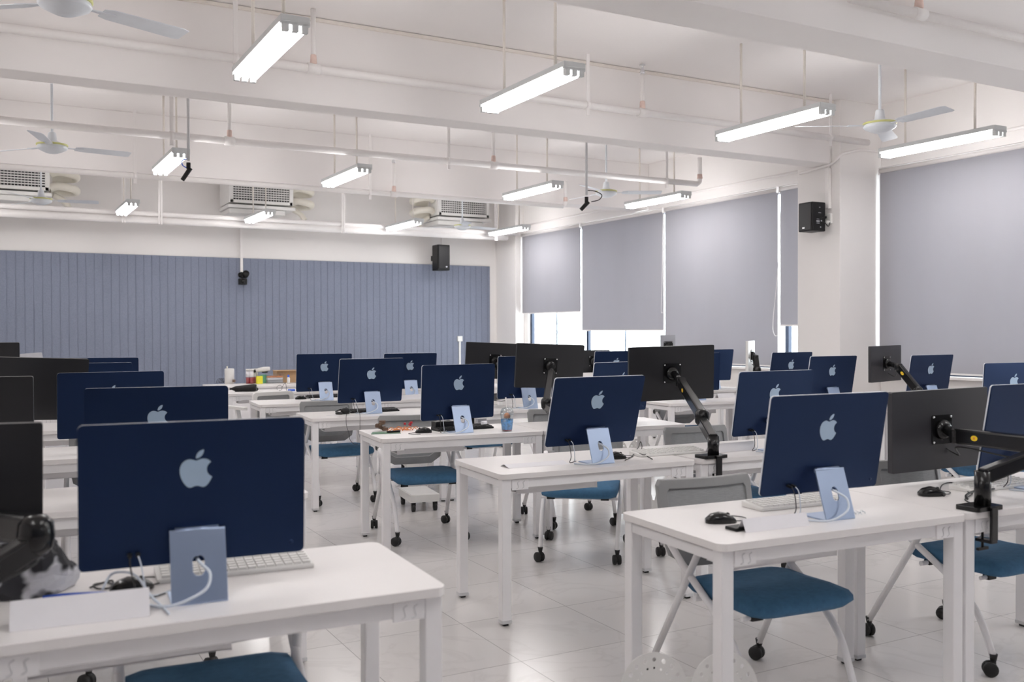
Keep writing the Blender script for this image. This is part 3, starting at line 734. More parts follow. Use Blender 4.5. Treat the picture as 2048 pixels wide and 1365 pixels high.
# ================================================================== MONITORS ON ARMS
def monitor(label, centre, yaw, tilt, roll, w, h, base, elbow, wrist, desk_front=True, shell=DARK, badge=True, pole=.10, plate=0.0):
    base = Vector(base)
    t = thing('arm_monitor', label, 'monitor', base, 0, 'monitors on clamp arms')
    C = Vector(centre)-base
    P = T(*C) @ rot(R(yaw), 'Z') @ rot(R(90)+R(tilt), 'X') @ rot(R(roll), 'Z')   # local z points to the back
    MB().prism([rrect(-w/2, w/2, -h/2, h/2, .008, 3)], -.006, .022, P).build('rear_shell', shell, t, bevel=.007, seg=3, ang=50)
    P0 = P; P = P @ T(plate, 0, 0)
    MB().prism([rrect(-w/2+.006-plate, w/2-.006-plate, -h/2+.014, h/2-.006, .003, 2)], -.0075, -.0058, P).build('screen', SCREEN, t)
    MB().prism([rrect(-.064, .064, -.068, .068, .008, 3)], .022, .027, P).build('mount_plate', BLACKG, t, bevel=.0015)
    sc = MB()
    for a in (-.055, .055):
        for b in (-.058, .058): sc.lathe([(0, .027), (.006, .027), (.005, .031), (0, .031)], 10, P @ T(a, b, 0))
    sc.build('screws', CHROME, t)
    MB().lathe([(0, .027), (.048, .027), (.046, .042), (.028, .06), (0, .06)], 18, P).build('swivel', BLACKG, t)
    hd = P @ Vector((0, 0, .055)); wr = Vector(wrist)-base; el = Vector(elbow)-base
    MB().tube([hd, wr], .024, 10).build('wrist', BLACKG, t)
    ua = MB().bar(wr, el, .052, .070)
    ua.tube([wr-Vector((0, 0, .035)), wr+Vector((0, 0, .03))], .034, 12)
    u = ua.build('upper_arm', BLACKG, t, bevel=.01)
    if badge:
        d = (el-wr).normalized(); side = d.cross(Vector((0, 0, 1))).normalized()
        if side.dot(-FW) < 0: side = -side
        c0 = wr+d*((el-wr).length*.28)+side*.0265
        zz = d.cross(side).normalized()
        M = Matrix(((d.x, zz.x, side.x, c0.x), (d.y, zz.y, side.y, c0.y), (d.z, zz.z, side.z, c0.z), (0, 0, 0, 1)))
        MB().prism([[(.019*math.cos(R(a)), .012*math.sin(R(a))) for a in range(0, 360, 20)]], 0, .002, M).build('yellow_badge', YELLOW, u)
        MB().prism([[(-.004, -.005), (.006, -.004), (.003, .006), (-.003, .004)]], .002, .0028, M).build('badge_mark', ORNG, u)
    pt = Vector((0, 0, pole))
    la = MB().bar(pt, el-Vector((0, 0, .03)), .05, .06)
    la.lathe([(0, -.062), (.026, -.058), (.04, -.04), (.044, -.01), (.04, .02), (.026, .036), (0, .04)], 18, T(*el))
    la.build('lower_arm', BLACKG, t, bevel=.008, ang=70)
    MB().tube([(0, 0, .012), (0, 0, pole+.02)], .031, 16).build('pole', BLACKG, t)
    MB().prism([rrect(-.085, .07, -.042, .06, .01, 3)], .0005, .018).build('base_plate', BLACKG, t, bevel=.003)
    k = MB().box(-.018, .018, -.054, -.0415, -.115, .016).box(-.018, .018, -.052, .02, -.125, -.113)
    k.build('clamp', BLACKG, t, bevel=.002)
    s = MB().tube([(0, .0, -.150), (0, .0, -.085)], .005, 8).lathe([(0, -.085), (.016, -.085), (.016, -.079), (0, -.079)], 12).box(-.03, .03, -.006, .006, -.158, -.148)
    s.build('clamp_screw', BLACK, t)
    MB().tube(curve([P @ Vector((.03, -.09, .02)), P @ Vector((.06, -.12, .07)), wr+Vector((0, 0, -.05)), (wr+el)/2+Vector((0, 0, -.06)), el+Vector((0, 0, -.08)), pt+Vector((.03, 0, .02)), (.04, .01, .02)], 6), .0035, 6).build('lead', CABLEB, t)
    return t
def edge(key, u, inset=.034):
    x, y, d = desks[key]; p = dpt(x, y, d, u, inset); return (p[0], p[1], DH)
b = edge('M1b', .13)
monitor('black monitor on a bent arm at the right, back towards the camera', (3.867, 2.917, .988), -3.8, .2, .8, .62, .37, b, at_d(2085, 892, 3.75), at_d(1915, 872, 4.2), pole=.13, shell=DARK_SHEEN)
b = edge('M2b', .11)
monitor('large black monitor whose arm leans across the second row', (4.056, 5.142, 1.158), -15, 4.5, 1.4, .62, .37, b, at_d(1404, 832, 5.6), at_d(1362, 764, 6.25), pole=.10)
b = edge('M3b', .15)
monitor('black monitor with a visible four-screw plate above the third row', (4.117, 6.853, 1.149), -7.5, 3.6, -2.1, .62, .37, b, at_d(1093, 805, 7.2), at_d(1101, 748, 7.75), badge=False)
b = edge('M4b', .2)
monitor('black monitor behind the bright blue computer, left of the four-screw one', (4.539, 8.644, 1.134), -16.7, 1, -2.6, .62, .37, b, at_d(1010, 785, 8.9), at_d(998, 735, 9.5), badge=False)
b = edge('W3b', .30)
monitor('small black monitor turned aside in front of the right blind', (7.28, 6.06, 1.131), 12, 0, .5, .56, .333, b, at_d(1836, 782, 8.3), at_d(1797, 734, 8.45), shell=DARK_SHEEN)
b = edge('W4b', .05)
sm = at_d(1499, 712, 10.1)
monitor('monitor seen edge-on beside the narrow blind, back whitened as if lit', (sm.x, sm.y, sm.z), 40, 0, 0, .54, .32, b, at_d(1514, 740, 9.9), at_d(1511, 716, 9.95), shell=WHITEP, badge=False)  # white shell colour stands in for a bright reflection on the back
b = edge('W6b', .25)
monitor('black monitor under the low window in the far corner', (7.01, 10.55, 1.03), -6, 0, 0, .50, .30, b, (7.02, 10.50, .95), (7.02, 10.53, 1.0), badge=False, pole=.06)
b = edge('W6b', .95)
q = at_d(1335, 694, 12.0)
monitor('small grey monitor top peeping above the large black one', (q.x, q.y, q.z), -10, 0, 0, .2, .30, b, (q.x-.02, q.y-.12, .95), (q.x-.02, q.y-.1, 1.1), shell=SILV, badge=False, pole=.06)
b = edge('L1b', 1.05)
monitor('black monitor and thick arm at the left edge, nearest to the camera', (-.188, 3.037, 1.016), -4, 2.9, -.5, .62, .37, b, at_d(72, 1062, 2.34), at_d(-60, 1040, 2.5), pole=.05)
b = edge('L2b', .6)
c2 = at_d(68, 752, 4.25)
monitor('dark grey monitor at the left edge in front of the wide black one', (c2.x-.31, c2.y+.03, c2.z-.185), -6, 3, 0, .62, .37, b, (b[0]+.05, b[1]+.15, .93), (c2.x-.31, c2.y-.12, 1.05), badge=False)
b = edge('L3b', .75)
monitor('wide black monitor at the left, third back, covering blue computers', (.191, 6.259, 1.116), 9.6, 5.6, -2.6, .62, .37, b, (b[0]+.1, b[1]+.2, .95), (.06, 6.13, 1.09), badge=False, plate=-.13)
b = edge('L4b', .7)
c5 = at_d(40, 685, 7.6)
monitor('black monitor corner rising behind the wide one at the left edge', (c5.x-.31, c5.y+.04, c5.z-.185), -6, 3, 0, .62, .37, b, (b[0]+.05, b[1]+.15, .95), (c5.x-.31, c5.y-.1, 1.12), badge=False)
b = edge('L5b', .6)
c6 = at_d(88, 703, 9.3)
monitor('pale grey monitor corner tilted up behind the black ones at the left', (c6.x-.26, c6.y-.10, c6.z-.19), 22, -14, 3, .56, .33, b, (b[0]+.05, b[1]+.15, .93), (c6.x-.28, c6.y-.26, 1.08), shell=SILV, badge=False)

# ================================================================== CHAIRS
def caster(mb, x, y, ang):
    M = T(x, y, 0) @ rot(ang, 'Z')
    for s in (-1, 1):
        mb.lathe([(0, -.011), (.026, -.011), (.0305, -.006), (.0305, .006), (.026, .011), (0, .011)], 16, M @ T(s*.0145, .012, .0305) @ rot(R(90), 'Y'))
    mb.box(-.005, .005, -.01, .03, .02, .055, M)
    mb.tube([(0, 0, .035), (0, 0, .066)], .011, 10, True, M)
    mb.tube([(0, 0, .066), (0, 0, .094)], [.012, .0175], 10, True, M)
def make_chair():
    t = thing('training_chair', 'x', 'chair', (0, 0, 0))
    # seat cushion
    n = 10; V = []; F = []
    W = .232
    rows = []
    prof = [(-.30, .405), (-.325, .425), (-.322, .452), (-.295, .472), (-.18, .478), (-.04, .472), (.08, .474), (.125, .468), (.14, .45), (.135, .425), (.10, .41), (-.1, .405)]
    m = len(prof)
    for i in range(n+1):
        u = -1+2*i/n
        k = 1-.10*abs(u)**6
        for y, z in prof:
            V.append((W*u, -.09+(y+.09)*k, .44+(z-.44)*(1-.30*abs(u)**8)-.004*(1-u*u)*(z > .46)))
    for i in range(n):
        for j in range(m):
            F.append([i*m+j, i*m+(j+1) % m, (i+1)*m+(j+1) % m, (i+1)*m+j])
    sb = MB(); sb.add(V, F, None, True); sb.add(V[:m], [list(range(m))], None, True); sb.add(V[-m:], [list(reversed(range(m)))], None, True)
    sb.build('seat', SEATB, t)
    fr = MB()
    fr.tube([(-.245, .05, .398), (.245, .05, .398)], .011, 8).tube([(-.24, -.24, .398), (.24, -.24, .398)], .009, 8)
    fr.build('seat_frame', STEEL, t)
    for x in (-.18, .16):
        for y in (-.24, .05): MB().box(x-.025, x+.025, y-.015, y+.015, .388, .409).build('seat_clip', RUBBER, t)
    for s in (-1, 1):
        MB().tube([(s*.275, .31, .08), (s*.245, -.02, .655)], .0145, 10).build('rear_leg', STEEL, t)
        MB().tube(curve([(s*.252, .235, .60), (s*.25, .10, .50), (s*.247, -.08, .385), (s*.243, -.22, .26), (s*.240, -.30, .08)], 6), .0145, 10).build('front_leg', STEEL, t)
        h = MB().tube([(s*.215, .245, .605), (s*.27, .245, .605)], .026, 14).build('hinge', GREYP, t)
        MB().tube([(s*.27, .245, .605), (s*.274, .245, .605)], .021, 14).build('hinge_cap', RUBBER, h)
        a = MB(); caster(a, s*.275, .31, R(20*s+8)); a.build('caster', RUBBER, t)
        a = MB(); caster(a, s*.240, -.30, R(-15*s+30)); a.build('caster', RUBBER, t)
    # back: curved frame with mesh panel, trapezoid lower edge
    def bp(u, z):
        k = (z-.47)/.36
        return Vector((u, .235+.075*k-.035*(u/.24)**2*(-1)+.0, z))
    out = [(-.14, .472), (.14, .472), (.215, .515), (.235, .60), (.238, .80), (.225, .825), (-.225, .825), (-.238, .80), (-.235, .60), (-.215, .515)]
    inn = [(-.125, .525), (.125, .525), (.18, .555), (.198, .62), (.20, .77), (.19, .785), (-.19, .785), (-.20, .77), (-.198, .62), (-.18, .555)]
    def bent(loops, y0, y1):
        # subdivide outlines so that the plate can follow the curve
        L2 = []
        for lp in loops:
            o2 = []
            for i in range(len(lp)):
                p, q = lp[i], lp[(i+1) % len(lp)]; k = max(1, int(math.hypot(q[0]-p[0], q[1]-p[1])/.05))
                o2 += [(p[0]+(q[0]-p[0])*j/k, p[1]+(q[1]-p[1])*j/k) for j in range(k)]
            L2.append(o2)
        b = MB(); b.prism(L2, y0, y1)
        b.v = [Vector((0, 0, 0))+bp(p.x, p.y)+Vector((0, p.z, 0)) for p in b.v]
        return b
    bent([out, inn], -.013, .013).build('back_frame', GREYP, t, bevel=.004, ang=50)
    bent([[(x*1.03, (z-.65)*1.03+.65) for x, z in inn]], -.003, .003).build('back_mesh', MESHG, t)
    return t
CHAIR = make_chair()
chairs = [(2.645, 2.83, -5, 'blue-seated training chair under the front right desk'), (3.90, 2.79, 0, 'blue-seated training chair under the right-edge desk by the arm clamp'),
 (.55, 2.80, -4, 'blue-seated training chair under the nearest front left desk'), (3.37, 5.18, -39, 'blue-seated training chair turned sideways behind the second row desk'),
 (2.66, 6.20, -9, 'blue-seated training chair under the cup desk'), (3.86, 6.11, -12, 'blue-seated training chair in the third row, right of the one under the cup desk'),
 (2.59, 7.86, -2, 'blue-seated training chair under the headset desk'), (3.92, 7.82, -4, 'blue-seated training chair in the fourth row near the second trolley'),
 (3.98, 4.50, -6, 'training chair whose grey back shows behind the second row arm clamp'), (.60, 4.46, -6, 'training chair behind the nearest blue computer, second back on the left'),
 (.62, 6.12, -4, 'training chair third back in the left block'), (-.6, 4.5, -4, 'training chair second back at the left edge'), (-.6, 6.2, -4, 'training chair third back at the left edge'),
 (6.20, 7.56, -10, 'blue-seated training chair beyond the aisle, seen over the third row desk end'), (6.25, 4.38, -8, 'training chair under the right-edge bright blue computer desk'),
 (6.4, 6.28, -4, 'training chair of the window block in front of the pillar'), (7.45, 6.12, -6, 'training chair of the window block nearest the sill'),
 (7.35, 7.48, -4, 'training chair beside the pillar foot'), (6.1, 8.95, -4, 'training chair fifth back in the window block')]
for x, y, d, lb in chairs: place(CHAIR, lb, (x, y, 0), R(d), 'white-framed training chairs with blue seats')

# mesh armchair standing sideways between the fifth and sixth row
p = at_z(536, 800, .80)
ac = thing('armchair', 'white armchair with grey mesh back beside the umbrella desk', 'chair', (2.46, 10.02, 0), R(197))
MB().prism([rrect(-.23, .23, -.22, .22, .05, 4)], .42, .48).build('seat', SEATB, ac, bevel=.012)
MB().prism([rrect(-.24, .24, .44, .82, .04, 4), rrect(-.19, .19, .50, .78, .02, 4)], -.015, .015, T(0, .26, 0) @ rot(R(90), 'X')).build('back_frame', WHITEP, ac, bevel=.005)
MB().prism([rrect(-.195, .195, .495, .785, .02, 4)], -.003, .003, T(0, .26, 0) @ rot(R(90), 'X')).build('back_mesh', MESHG, ac)
for s in (-1, 1):
    MB().prism([rrect(-.03, .03, -.17, .2, .025, 4)], .64, .67, T(s*.28, 0, 0)).build('armrest', WHITEP, ac, bevel=.008)
    MB().bar((s*.28, .03, .64), (s*.24, .05, .40), .05, .03, (0, 1, 0)).build('arm_support', WHITEP, ac, bevel=.006)
MB().tube([(0, 0, .42), (0, 0, .09)], .03, 12).build('gas_post', STEEL, ac)
for k in range(5):
    a = R(72*k+10); l = MB().bar((0, 0, .10), (.26*math.cos(a), .26*math.sin(a), .075), .04, .03).build('base_spoke', WHITEP, ac, bevel=.006)
    m = MB(); caster(m, .26*math.cos(a), .26*math.sin(a), a); m.build('caster', RUBBER, ac)

# ================================================================== TROLLEYS, PERFORATED TUBS
def make_trolley():
    t = thing('computer_trolley', 'x', 'trolley', (0, 0, 0))
    MB().prism([rrect(-.12, .12, -.2, .2, .012, 3)], .075, .085).box(-.12, .12, -.2, -.19, .085, .135).box(-.12, .12, .19, .2, .085, .135).box(-.12, -.11, -.19, .19, .085, .135).box(.11, .12, -.19, .19, .085, .135).build('tray', WHITEP, t, bevel=.003)
    MB().box(-.112, .112, -.192, .192, .13, .14).build('deck', WHITEP, t, bevel=.003)
    for x in (-.09, .09):
        for y in (-.17, .17):
            m = MB(); M = T(x, y, 0)
            m.lathe([(0, -.012), (.03, -.012), (.03, .012), (0, .012)], 14, M @ T(0, 0, .03) @ rot(R(90), 'Y')).box(-.016, .016, -.016, .016, .045, .074, M)
            m.build('caster', RUBBER, t)
    return t
TROL = make_trolley()
place(TROL, 'low white trolley on black casters behind the cup desk chair', (3.05, 7.16, 0), R(-8), 'low white trolleys')
place(TROL, 'low white trolley farther back under the fourth row', (3.78, 8.98, 0), R(-12), 'low white trolleys')
def perforated(mbx, loop_c, rad, h0, thick, M):
    # rounded plate with two arcs of round holes
    out = [(rad*math.cos(R(a)), rad*math.sin(R(a))*1.1) for a in range(0, 181, 10)]
    out = [(rad*1.04, -rad*.75)]+out+[(-rad*1.04, -rad*.75)]
    loops = [out]
    for rr, n, hr in ((.80, 9, .062), (.57, 9, .036)):
        for k in range(n):
            a = R(8+164*k/(n-1)); c = (rad*rr*math.cos(a), rad*rr*1.1*math.sin(a))
            loops.append([(c[0]+rad*hr*math.cos(R(b)), c[1]+rad*hr*1.2*math.sin(R(b))) for b in range(0, 360, 45)])
    mbx.prism(loops, -thick/2, thick/2, M)
def make_tub():
    t = thing('perforated_tub', 'x', 'tub', (0, 0, 0))
    for x in (-.122, .122):
        m = MB(); perforated(m, None, .115, 0, .004, T(x, 0, .215) @ rot(R(90), 'X')); m.build('arched_end', WHITEP, t)
    MB().box(-.21, .21, -.002, .15, .118, .126).box(-.21, .21, .146, .15, .126, .20).build('tub_body', WHITEP, t, bevel=.002)
    for x in (-.15, .15):
        MB().lathe([(0, 0), (.03, 0), (.03, .03), (.012, .04), (.012, .118), (0, .118)], 12, T(x, .07, 0)).build('foot', RUBBER, t)
    return t
TUB = make_tub()
place(TUB, 'white perforated double-arched tub behind the second row desk legs', (4.16, 5.47, 0), R(-28), 'white perforated tubs')
place(TUB, 'white perforated tub at the bottom edge under the front right desk', (2.10, 2.56, 0), R(-28), 'white perforated tubs')
place(TUB, 'white perforated tub glimpsed beyond the leaning computer', (5.68, 7.9, 0), R(-28), 'white perforated tubs')

# ================================================================== SMALL THINGS ON DESKS
def make_mouse():
    t = thing('mouse', 'x', 'mouse', (0, 0, 0))
    V = []; F = []; n = 12; st = [(-.055, .004, .012), (-.05, .022, .02), (-.03, .033, .034), (0, .035, .040), (.025, .034, .034), (.048, .029, .022), (.058, .018, .012), (.06, .006, .006)]
    for x, w, h in st:
        for k in range(n):
            g = math.pi*2*k/n; V.append((x, w*math.cos(g), max(.001, .5*h+ .5*h*math.sin(g)) if math.sin(g) > -.2 else .001))
    for i in range(len(st)-1):
        for k in range(n): F.append([i*n+k, i*n+(k+1) % n, (i+1)*n+(k+1) % n, (i+1)*n+k])
    m = MB(); m.add(V, F, None, True); m.add(V[:n], [list(range(n))]); m.add(V[-n:], [list(reversed(range(n)))])
    m.build('mouse_shell', BLACKG, t)
    MB().tube([(.03, -.004, .0305), (.03, .004, .0305)], .006, 10).build('scroll_wheel', RUBBER, t)
    MB().tube(curve([(.06, 0, .005), (.09, .01, .003), (.12, .05, .003), (.10, .09, .003), (.05, .11, .003)], 5), .0018, 5).build('mouse_lead', CABLEB, t)
    return t
MOUSE = make_mouse()
for px, py, a, lb in [(262, 1183, 20, 'black mouse behind the long white card on the nearest desk'), (1440, 1046, -20, 'black mouse on the front right desk corner'), (1231, 918, -15, 'black mouse right of the second row computer stand'),
  (1862, 992, -20, 'black mouse on the desk under the right black monitor'), (848, 866, 170, 'black mouse beside the circuit parts'), (601, 799, 0, 'black mouse on the fifth row desk')]:
    q = at_z(px, py, DH); place(MOUSE, lb, (q.x, q.y, DH), R(a), 'black computer mice')
def make_keyboard(m1, m2):
    t = thing('keyboard', 'x', 'keyboard', (0, 0, 0))
    MB().prism([[(0, 0), (.125, 0), (.125, .012), (0, .024)]], 0, .44, Matrix(((0, 0, 1, -.22), (1, 0, 0, -.06), (0, 1, 0, 0.0005), (0, 0, 0, 1)))).build('keyboard_base', m1, t, bevel=.003)
    k = MB()
    for r in range(5):
        for c in range(16):
            x = -.21+c*.0263; y = -.05+r*.022; z = .0245-.012*(y+.06)/.125
            k.box(x, x+.022, y, y+.018, z-.003, z+.006)
    k.build('keys', m2, t)
    return t
KW = make_keyboard(WHITEP, WHITEP); KB = make_keyboard(BLACK, KEYC)
KWW = WHITEP
def keyboard(proto, px, py, a, lb):
    q = at_z(px, py, DH); place(proto, lb, (q.x, q.y, DH), R(a+180), 'computer keyboards')
keyboard(KW, 470, 1142, -4, 'white keyboard behind the nearest blue computer stand')
keyboard(KW, 1590, 1010, -4, 'white keyboard under the front right computer')
keyboard(KW, 1335, 908, -3, 'thin white keyboard right of the second row mouse')
keyboard(KW, 1985, 975, 0, 'white keyboard behind the arm base at the right edge')
keyboard(KB, 925, 859, 2, 'black keyboard behind the cup desk computer')
keyboard(KB, 746, 824, 0, 'black keyboard behind the headset computer')
keyboard(KB, 655, 795, 0, 'black keyboard behind the fifth row computer')

def tent(lb, px0, py0, px1, py1, h, lean=.035, back=.07):
    a, b = at_z(px0, py0, DH), at_z(px1, py1, DH)
    w = (b-a).length; ang = math.atan2(b.y-a.y, b.x-a.x)
    t = thing('name_card', lb, 'card', (a.x, a.y, DH), ang, 'folded white name cards')
    f = MB(); th = .0012
    f.prism([[(0, 0.0005), (th, 0.0005), (lean+th, h), (lean, h)]], 0, w, Matrix(((0, 0, 1, 0), (1, 0, 0, 0), (0, 1, 0, 0), (0, 0, 0, 1))))
    f.prism([[(lean, h), (lean+th, h), (back+th, 0.0005), (back, 0.0005)]], 0, w, Matrix(((0, 0, 1, 0), (1, 0, 0, 0), (0, 1, 0, 0), (0, 0, 0, 1))))
    f.build('card_sheet', PAPER, t)
    return t
tent('long white folded card on the nearest front left desk', 18, 1266, 300, 1234, .064, .035, .08)
tent('white folded card beside the mouse on the front right desk', 1492, 1067, 1620, 1052, .045, .02, .05)
tent('white folded card lying nearly flat on the second row desk', 1018, 938, 1138, 929, .014, .06, .10)
tent('white folded card behind the second row arm base', 1422, 908, 1512, 900, .05, .02, .05)
tent('white folded card on the fifth row desk right of the headset computer', 803, 800, 856, 797, .045, .02, .05)
tent('pale folded card on the window block desk right of the large black monitor', 1437, 797, 1470, 795, .045, .02, .05)
q = at_z(1478, 1063, DH)
tag(MB().box(-.02, .05, -.008, .05, .0005, .012).build('pen_box', BLACK, None, bevel=.002, loc=(q.x, q.y, DH)), 'small black box with blue end under the front right card', 'box')
tag(MB().prism([rrect(0, .085, 0, .03, .002, 2)], .0005, .0015).build('paper_slip', PAPER, loc=at_z(655, 832, DH)), 'small white paper slip on the headset desk', 'paper')
q = at_z(1712, 1030, DH)
m = MB()
for k in range(7):
    a = random.random()*6; m.tube(curve([(.01*k-.03, .01*math.sin(a), .001), (.01*k-.02, .012*math.cos(a), .012), (.01*k, .01*math.sin(a+1), .002)], 3), .002, 5)
tag(m.build('plastic_wrapper', CLEAR, loc=(q.x, q.y, DH)), 'crumpled clear wrapper right of the front right computer stand', 'wrapper')

# cables lying loose on desks
def cable(name, lb, pts, r, m, z=.0035):
    P = []
    for p in pts:
        q = at_z(p[0], p[1], DH+z+(p[2] if len(p) > 2 else 0)); P.append(q)
    o = P[0].copy(); return tag(MB().tube(curve([p-o for p in P], 6), r, 6).build(name, m, loc=o), lb, 'cable')
cable('usb_cable', 'thick blue cable behind the long white card', [(85, 1195), (130, 1190), (185, 1187), (215, 1186)], .004, CABLEBL, .006)
cable('charging_cable', 'pale blue cable curving over the nearest desk past the mouse', [(205, 1180), (222, 1150, .03), (250, 1145, .05), (275, 1155, .05), (300, 1190, .02), (325, 1215), (338, 1228)], .0035, CABLEW, .005)
cable('coiled_cable', 'tangle of thin cable by the nearest desk mouse', [(180, 1176), (200, 1168), (225, 1162), (220, 1176), (195, 1178), (188, 1170), (215, 1166), (228, 1172)], .0025, CABLEB, .004)
cable('cable_tangle', 'black cable bundle standing up on the second row desk', [(1250, 921), (1262, 915), (1270, 905, .01), (1278, 893, .03), (1281, 884, .05), (1284, 893, .03), (1282, 907, .01), (1292, 912), (1305, 919)], .0025, CABLEB)
cable('loose_lead', 'thin black lead with plug on the second row desk', [(1279, 908, .02), (1290, 910, .01), (1300, 903, .01), (1305, 899, .01)], .002, CABLEB)
cable('loose_lead', 'black looped lead between right mouse and arm base', [(1888, 993), (1880, 985), (1885, 970), (1905, 966), (1925, 975), (1938, 986), (1945, 988), (1930, 1000), (1950, 1009), (1968, 1012)], .0025, CABLEB)
cable('cable_bundle', 'black twisted cable bundle left of the right arm base', [(1935, 999), (1932, 992, .01), (1945, 984, .015), (1960, 982, .015), (1978, 980, .01), (1990, 978)], .005, CABLEB, .006)
def drop(lb, pts, m, r=.002):
    P = [at_d(*p) for p in pts]; o = P[0].copy()
    return tag(MB().tube(curve([p-o for p in P], 6), r, 5).build('hanging_lead', m, loc=o), lb, 'cable')
q = at_z(690, 829, DH)
hs = thing('headset', 'black headset heap left of the fourth row computer stand', 'headset', (q.x, q.y, DH))
MB().lathe([(0, 0.0), (.035, 0.002), (.04, .02), (.035, .04), (.02, .05), (0, .052)], 16, T(.01, .02, .001)).build('ear_cup', BLACK, hs)
MB().lathe([(0, 0.0), (.03, 0.002), (.034, .012), (.02, .02), (0, .022)], 14, T(-.05, .0, .001)).build('ear_pad', RUBBER, hs)
MB().tube(curve([(-.05, 0, .018), (-.06, .06, .02), (-.01, .10, .03), (.03, .06, .04), (.02, .03, .05)], 5), .006, 8).build('headband', BLACK, hs)
drop('thin black lead hanging off the headset desk front', [(693, 828, 7.66), (692, 838, 7.62), (693, 852, 7.61), (698, 868, 7.61), (700, 880, 7.61), (707, 888, 7.61), (716, 889, 7.61)], CABLEB)
drop('straight black lead hanging beside the fourth row stand', [(712, 808, 7.9), (718, 822, 7.68), (720, 832, 7.63), (720, 850, 7.62), (720, 862, 7.62)], CABLEB)

# plastic cup with straw
q = at_z(1014, 863, DH)
cu = thing('drink_cup', 'clear plastic cup with blue print, dome lid and straw', 'cup', (q.x, q.y, DH))
MB().lathe([(.034, .0005), (.036, .004), (.046, .115), (.048, .118), (.0465, .118), (.0445, .113), (.0345, .006)], 24).build('cup_wall', CLEAR, cu)
MB().lathe([(.0362, .012), (.0432, .085), (.0428, .085), (.0356, .012)], 24).build('blue_print', CUPBL, cu)
MB().lathe([(0, .006), (.033, .006), (.034, .014), (0, .016)], 20).build('red_drink', REDM, cu)
MB().lathe([(.047, .118), (.046, .14), (.036, .160), (.018, .168), (.010, .168), (.010, .166), (.034, .158), (.044, .139), (.045, .118)], 24).build('dome_lid', CLEAR, cu)
MB().lathe([(0, .09), (.02, .092), (.024, .11), (.012, .125), (0, .13)], 10).build('fruit', ORNG, cu)
MB().tube([(.005, 0, .05), (-.004, .01, .235)], .005, 8).build('straw', WHITEP, cu)

# electronics heap on the third row desk
def small(name, lb, cat, px, py, mb, m, z=0, bev=0, group=None):
    q = at_z(px, py, DH+z); o = mb.build(name, m, None, bevel=bev, loc=(q.x, q.y, DH+z+.0006)); return tag(o, lb, cat, group)
small('circuit_board', 'green circuit board lying at the aisle end of the cup desk', 'circuit board', 770, 868, MB().prism([[(-.10, 0), (.10, -.04), (.13, .07), (-.05, .11)]], 0, .003), PCB)
small('pen', 'black pen-like probe lying on the circuit board', 'tool', 786, 866, MB().tube([(-.045, -.004, .008), (.05, -.004, .008)], .007, 8), BLACK, .003)
m = MB()
for k in range(9):
    a = R(k*40); m.box(-.02, .02, -.01, .01, 0, .02, T(.03*math.cos(a)*(1-k/12), .03*math.sin(a)*(1-k/12), .007*k*.9) @ rot(a, 'Z'))
small('electronics_module', 'stack of brown electronic modules on the cup desk', 'electronics', 762, 862, m, BROWN, .003, .001)
m = MB()
for k in range(26):
    a = random.random()*6.28; c = Vector((random.uniform(-.09, .09), random.uniform(-.03, .03), 0))
    m.tube(curve([c+Vector((.03*math.cos(a), .02*math.sin(a), .002)), c+Vector((0, 0, random.uniform(.01, .03))), c+Vector((-.03*math.cos(a), .02*math.sin(a+1), .004))], 4), .0022, 5)
o = small('jumper_wires', 'orange and red heap of jumper wires on the cup desk', 'wires', 806, 862, m, ORNG); o['kind'] = 'stuff'
m = MB()
for k in range(5): m.lathe([(0, 0), (.009, 0), (.009, .014), (0, .016)], 8, T(random.uniform(-.03, .03), random.uniform(-.015, .015), .02+.004*k))
small('red_component', 'red electronic parts on top of the jumper wires', 'electronics', 818, 858, m, REDM, .0)
small('box', 'black box behind the cup computer under its left corner', 'box', 890, 861, MB().box(-.07, .07, 0, .08, 0, .06), BLACK, 0, .003)
small('cable_spool', 'white tape roll on the black keyboard behind the cup computer', 'tape', 968, 850, MB().tube([(-.02, 0, .014), (.02, 0, .014)], .013, 14), PAPER, .03)
small('box', 'small grey box on the keyboard behind the cup computer', 'box', 965, 846, MB().box(-.035, .035, 0, .04, 0, .03), SILV, .03, .003)

# umbrella and odds on the sixth row desk
q = at_z(490, 784, DH)
um = thing('umbrella', 'folded black umbrella lying on the sixth row desk', 'umbrella', (q.x, q.y, DH), R(-22))
MB().tube([(-.14, 0, .035), (-.10, 0, .036), (.0, 0, .04), (.10, 0, .045), (.13, 0, .045)], [.018, .031, .038, .044, .038], 12).build('folded_canopy', BLACK, um)
MB().tube(curve([(.13, 0, .045), (.145, .0, .03), (.13, 0, .01)], 4), .007, 8).build('wrist_strap', RUBBER, um)
MB().tube([(-.17, 0, .033), (-.14, 0, .034)], .012, 10).build('handle', BLACKG, um)
small('marker_pen', 'blue marker pen left of the fifth row computer', 'pen', 583, 783, MB().tube([(-.04, 0, .012), (.04, 0, .012)], .012, 10), CABLEBL)
small('marker_pen', 'short dark pen in front of the umbrella', 'pen', 477, 784, MB().tube([(-.04, 0, .007), (.04, 0, .007)], .007, 8), FRAME)
small('spectacles', 'thin-framed spectacles standing on the sixth row desk', 'spectacles', 563, 784, MB().tube(curve([(-.05, 0, .02), (-.05, .0, .06), (-.02, 0, .075), (.005, 0, .06), (.0, 0, .02), (-.03, 0, .012)], 4), .0022, 5).tube(curve([(.005, 0, .05), (.03, 0, .085), (.05, .01, .10), (.06, .02, .05), (.065, .03, .01)], 4), .0025, 5), CABLEB)

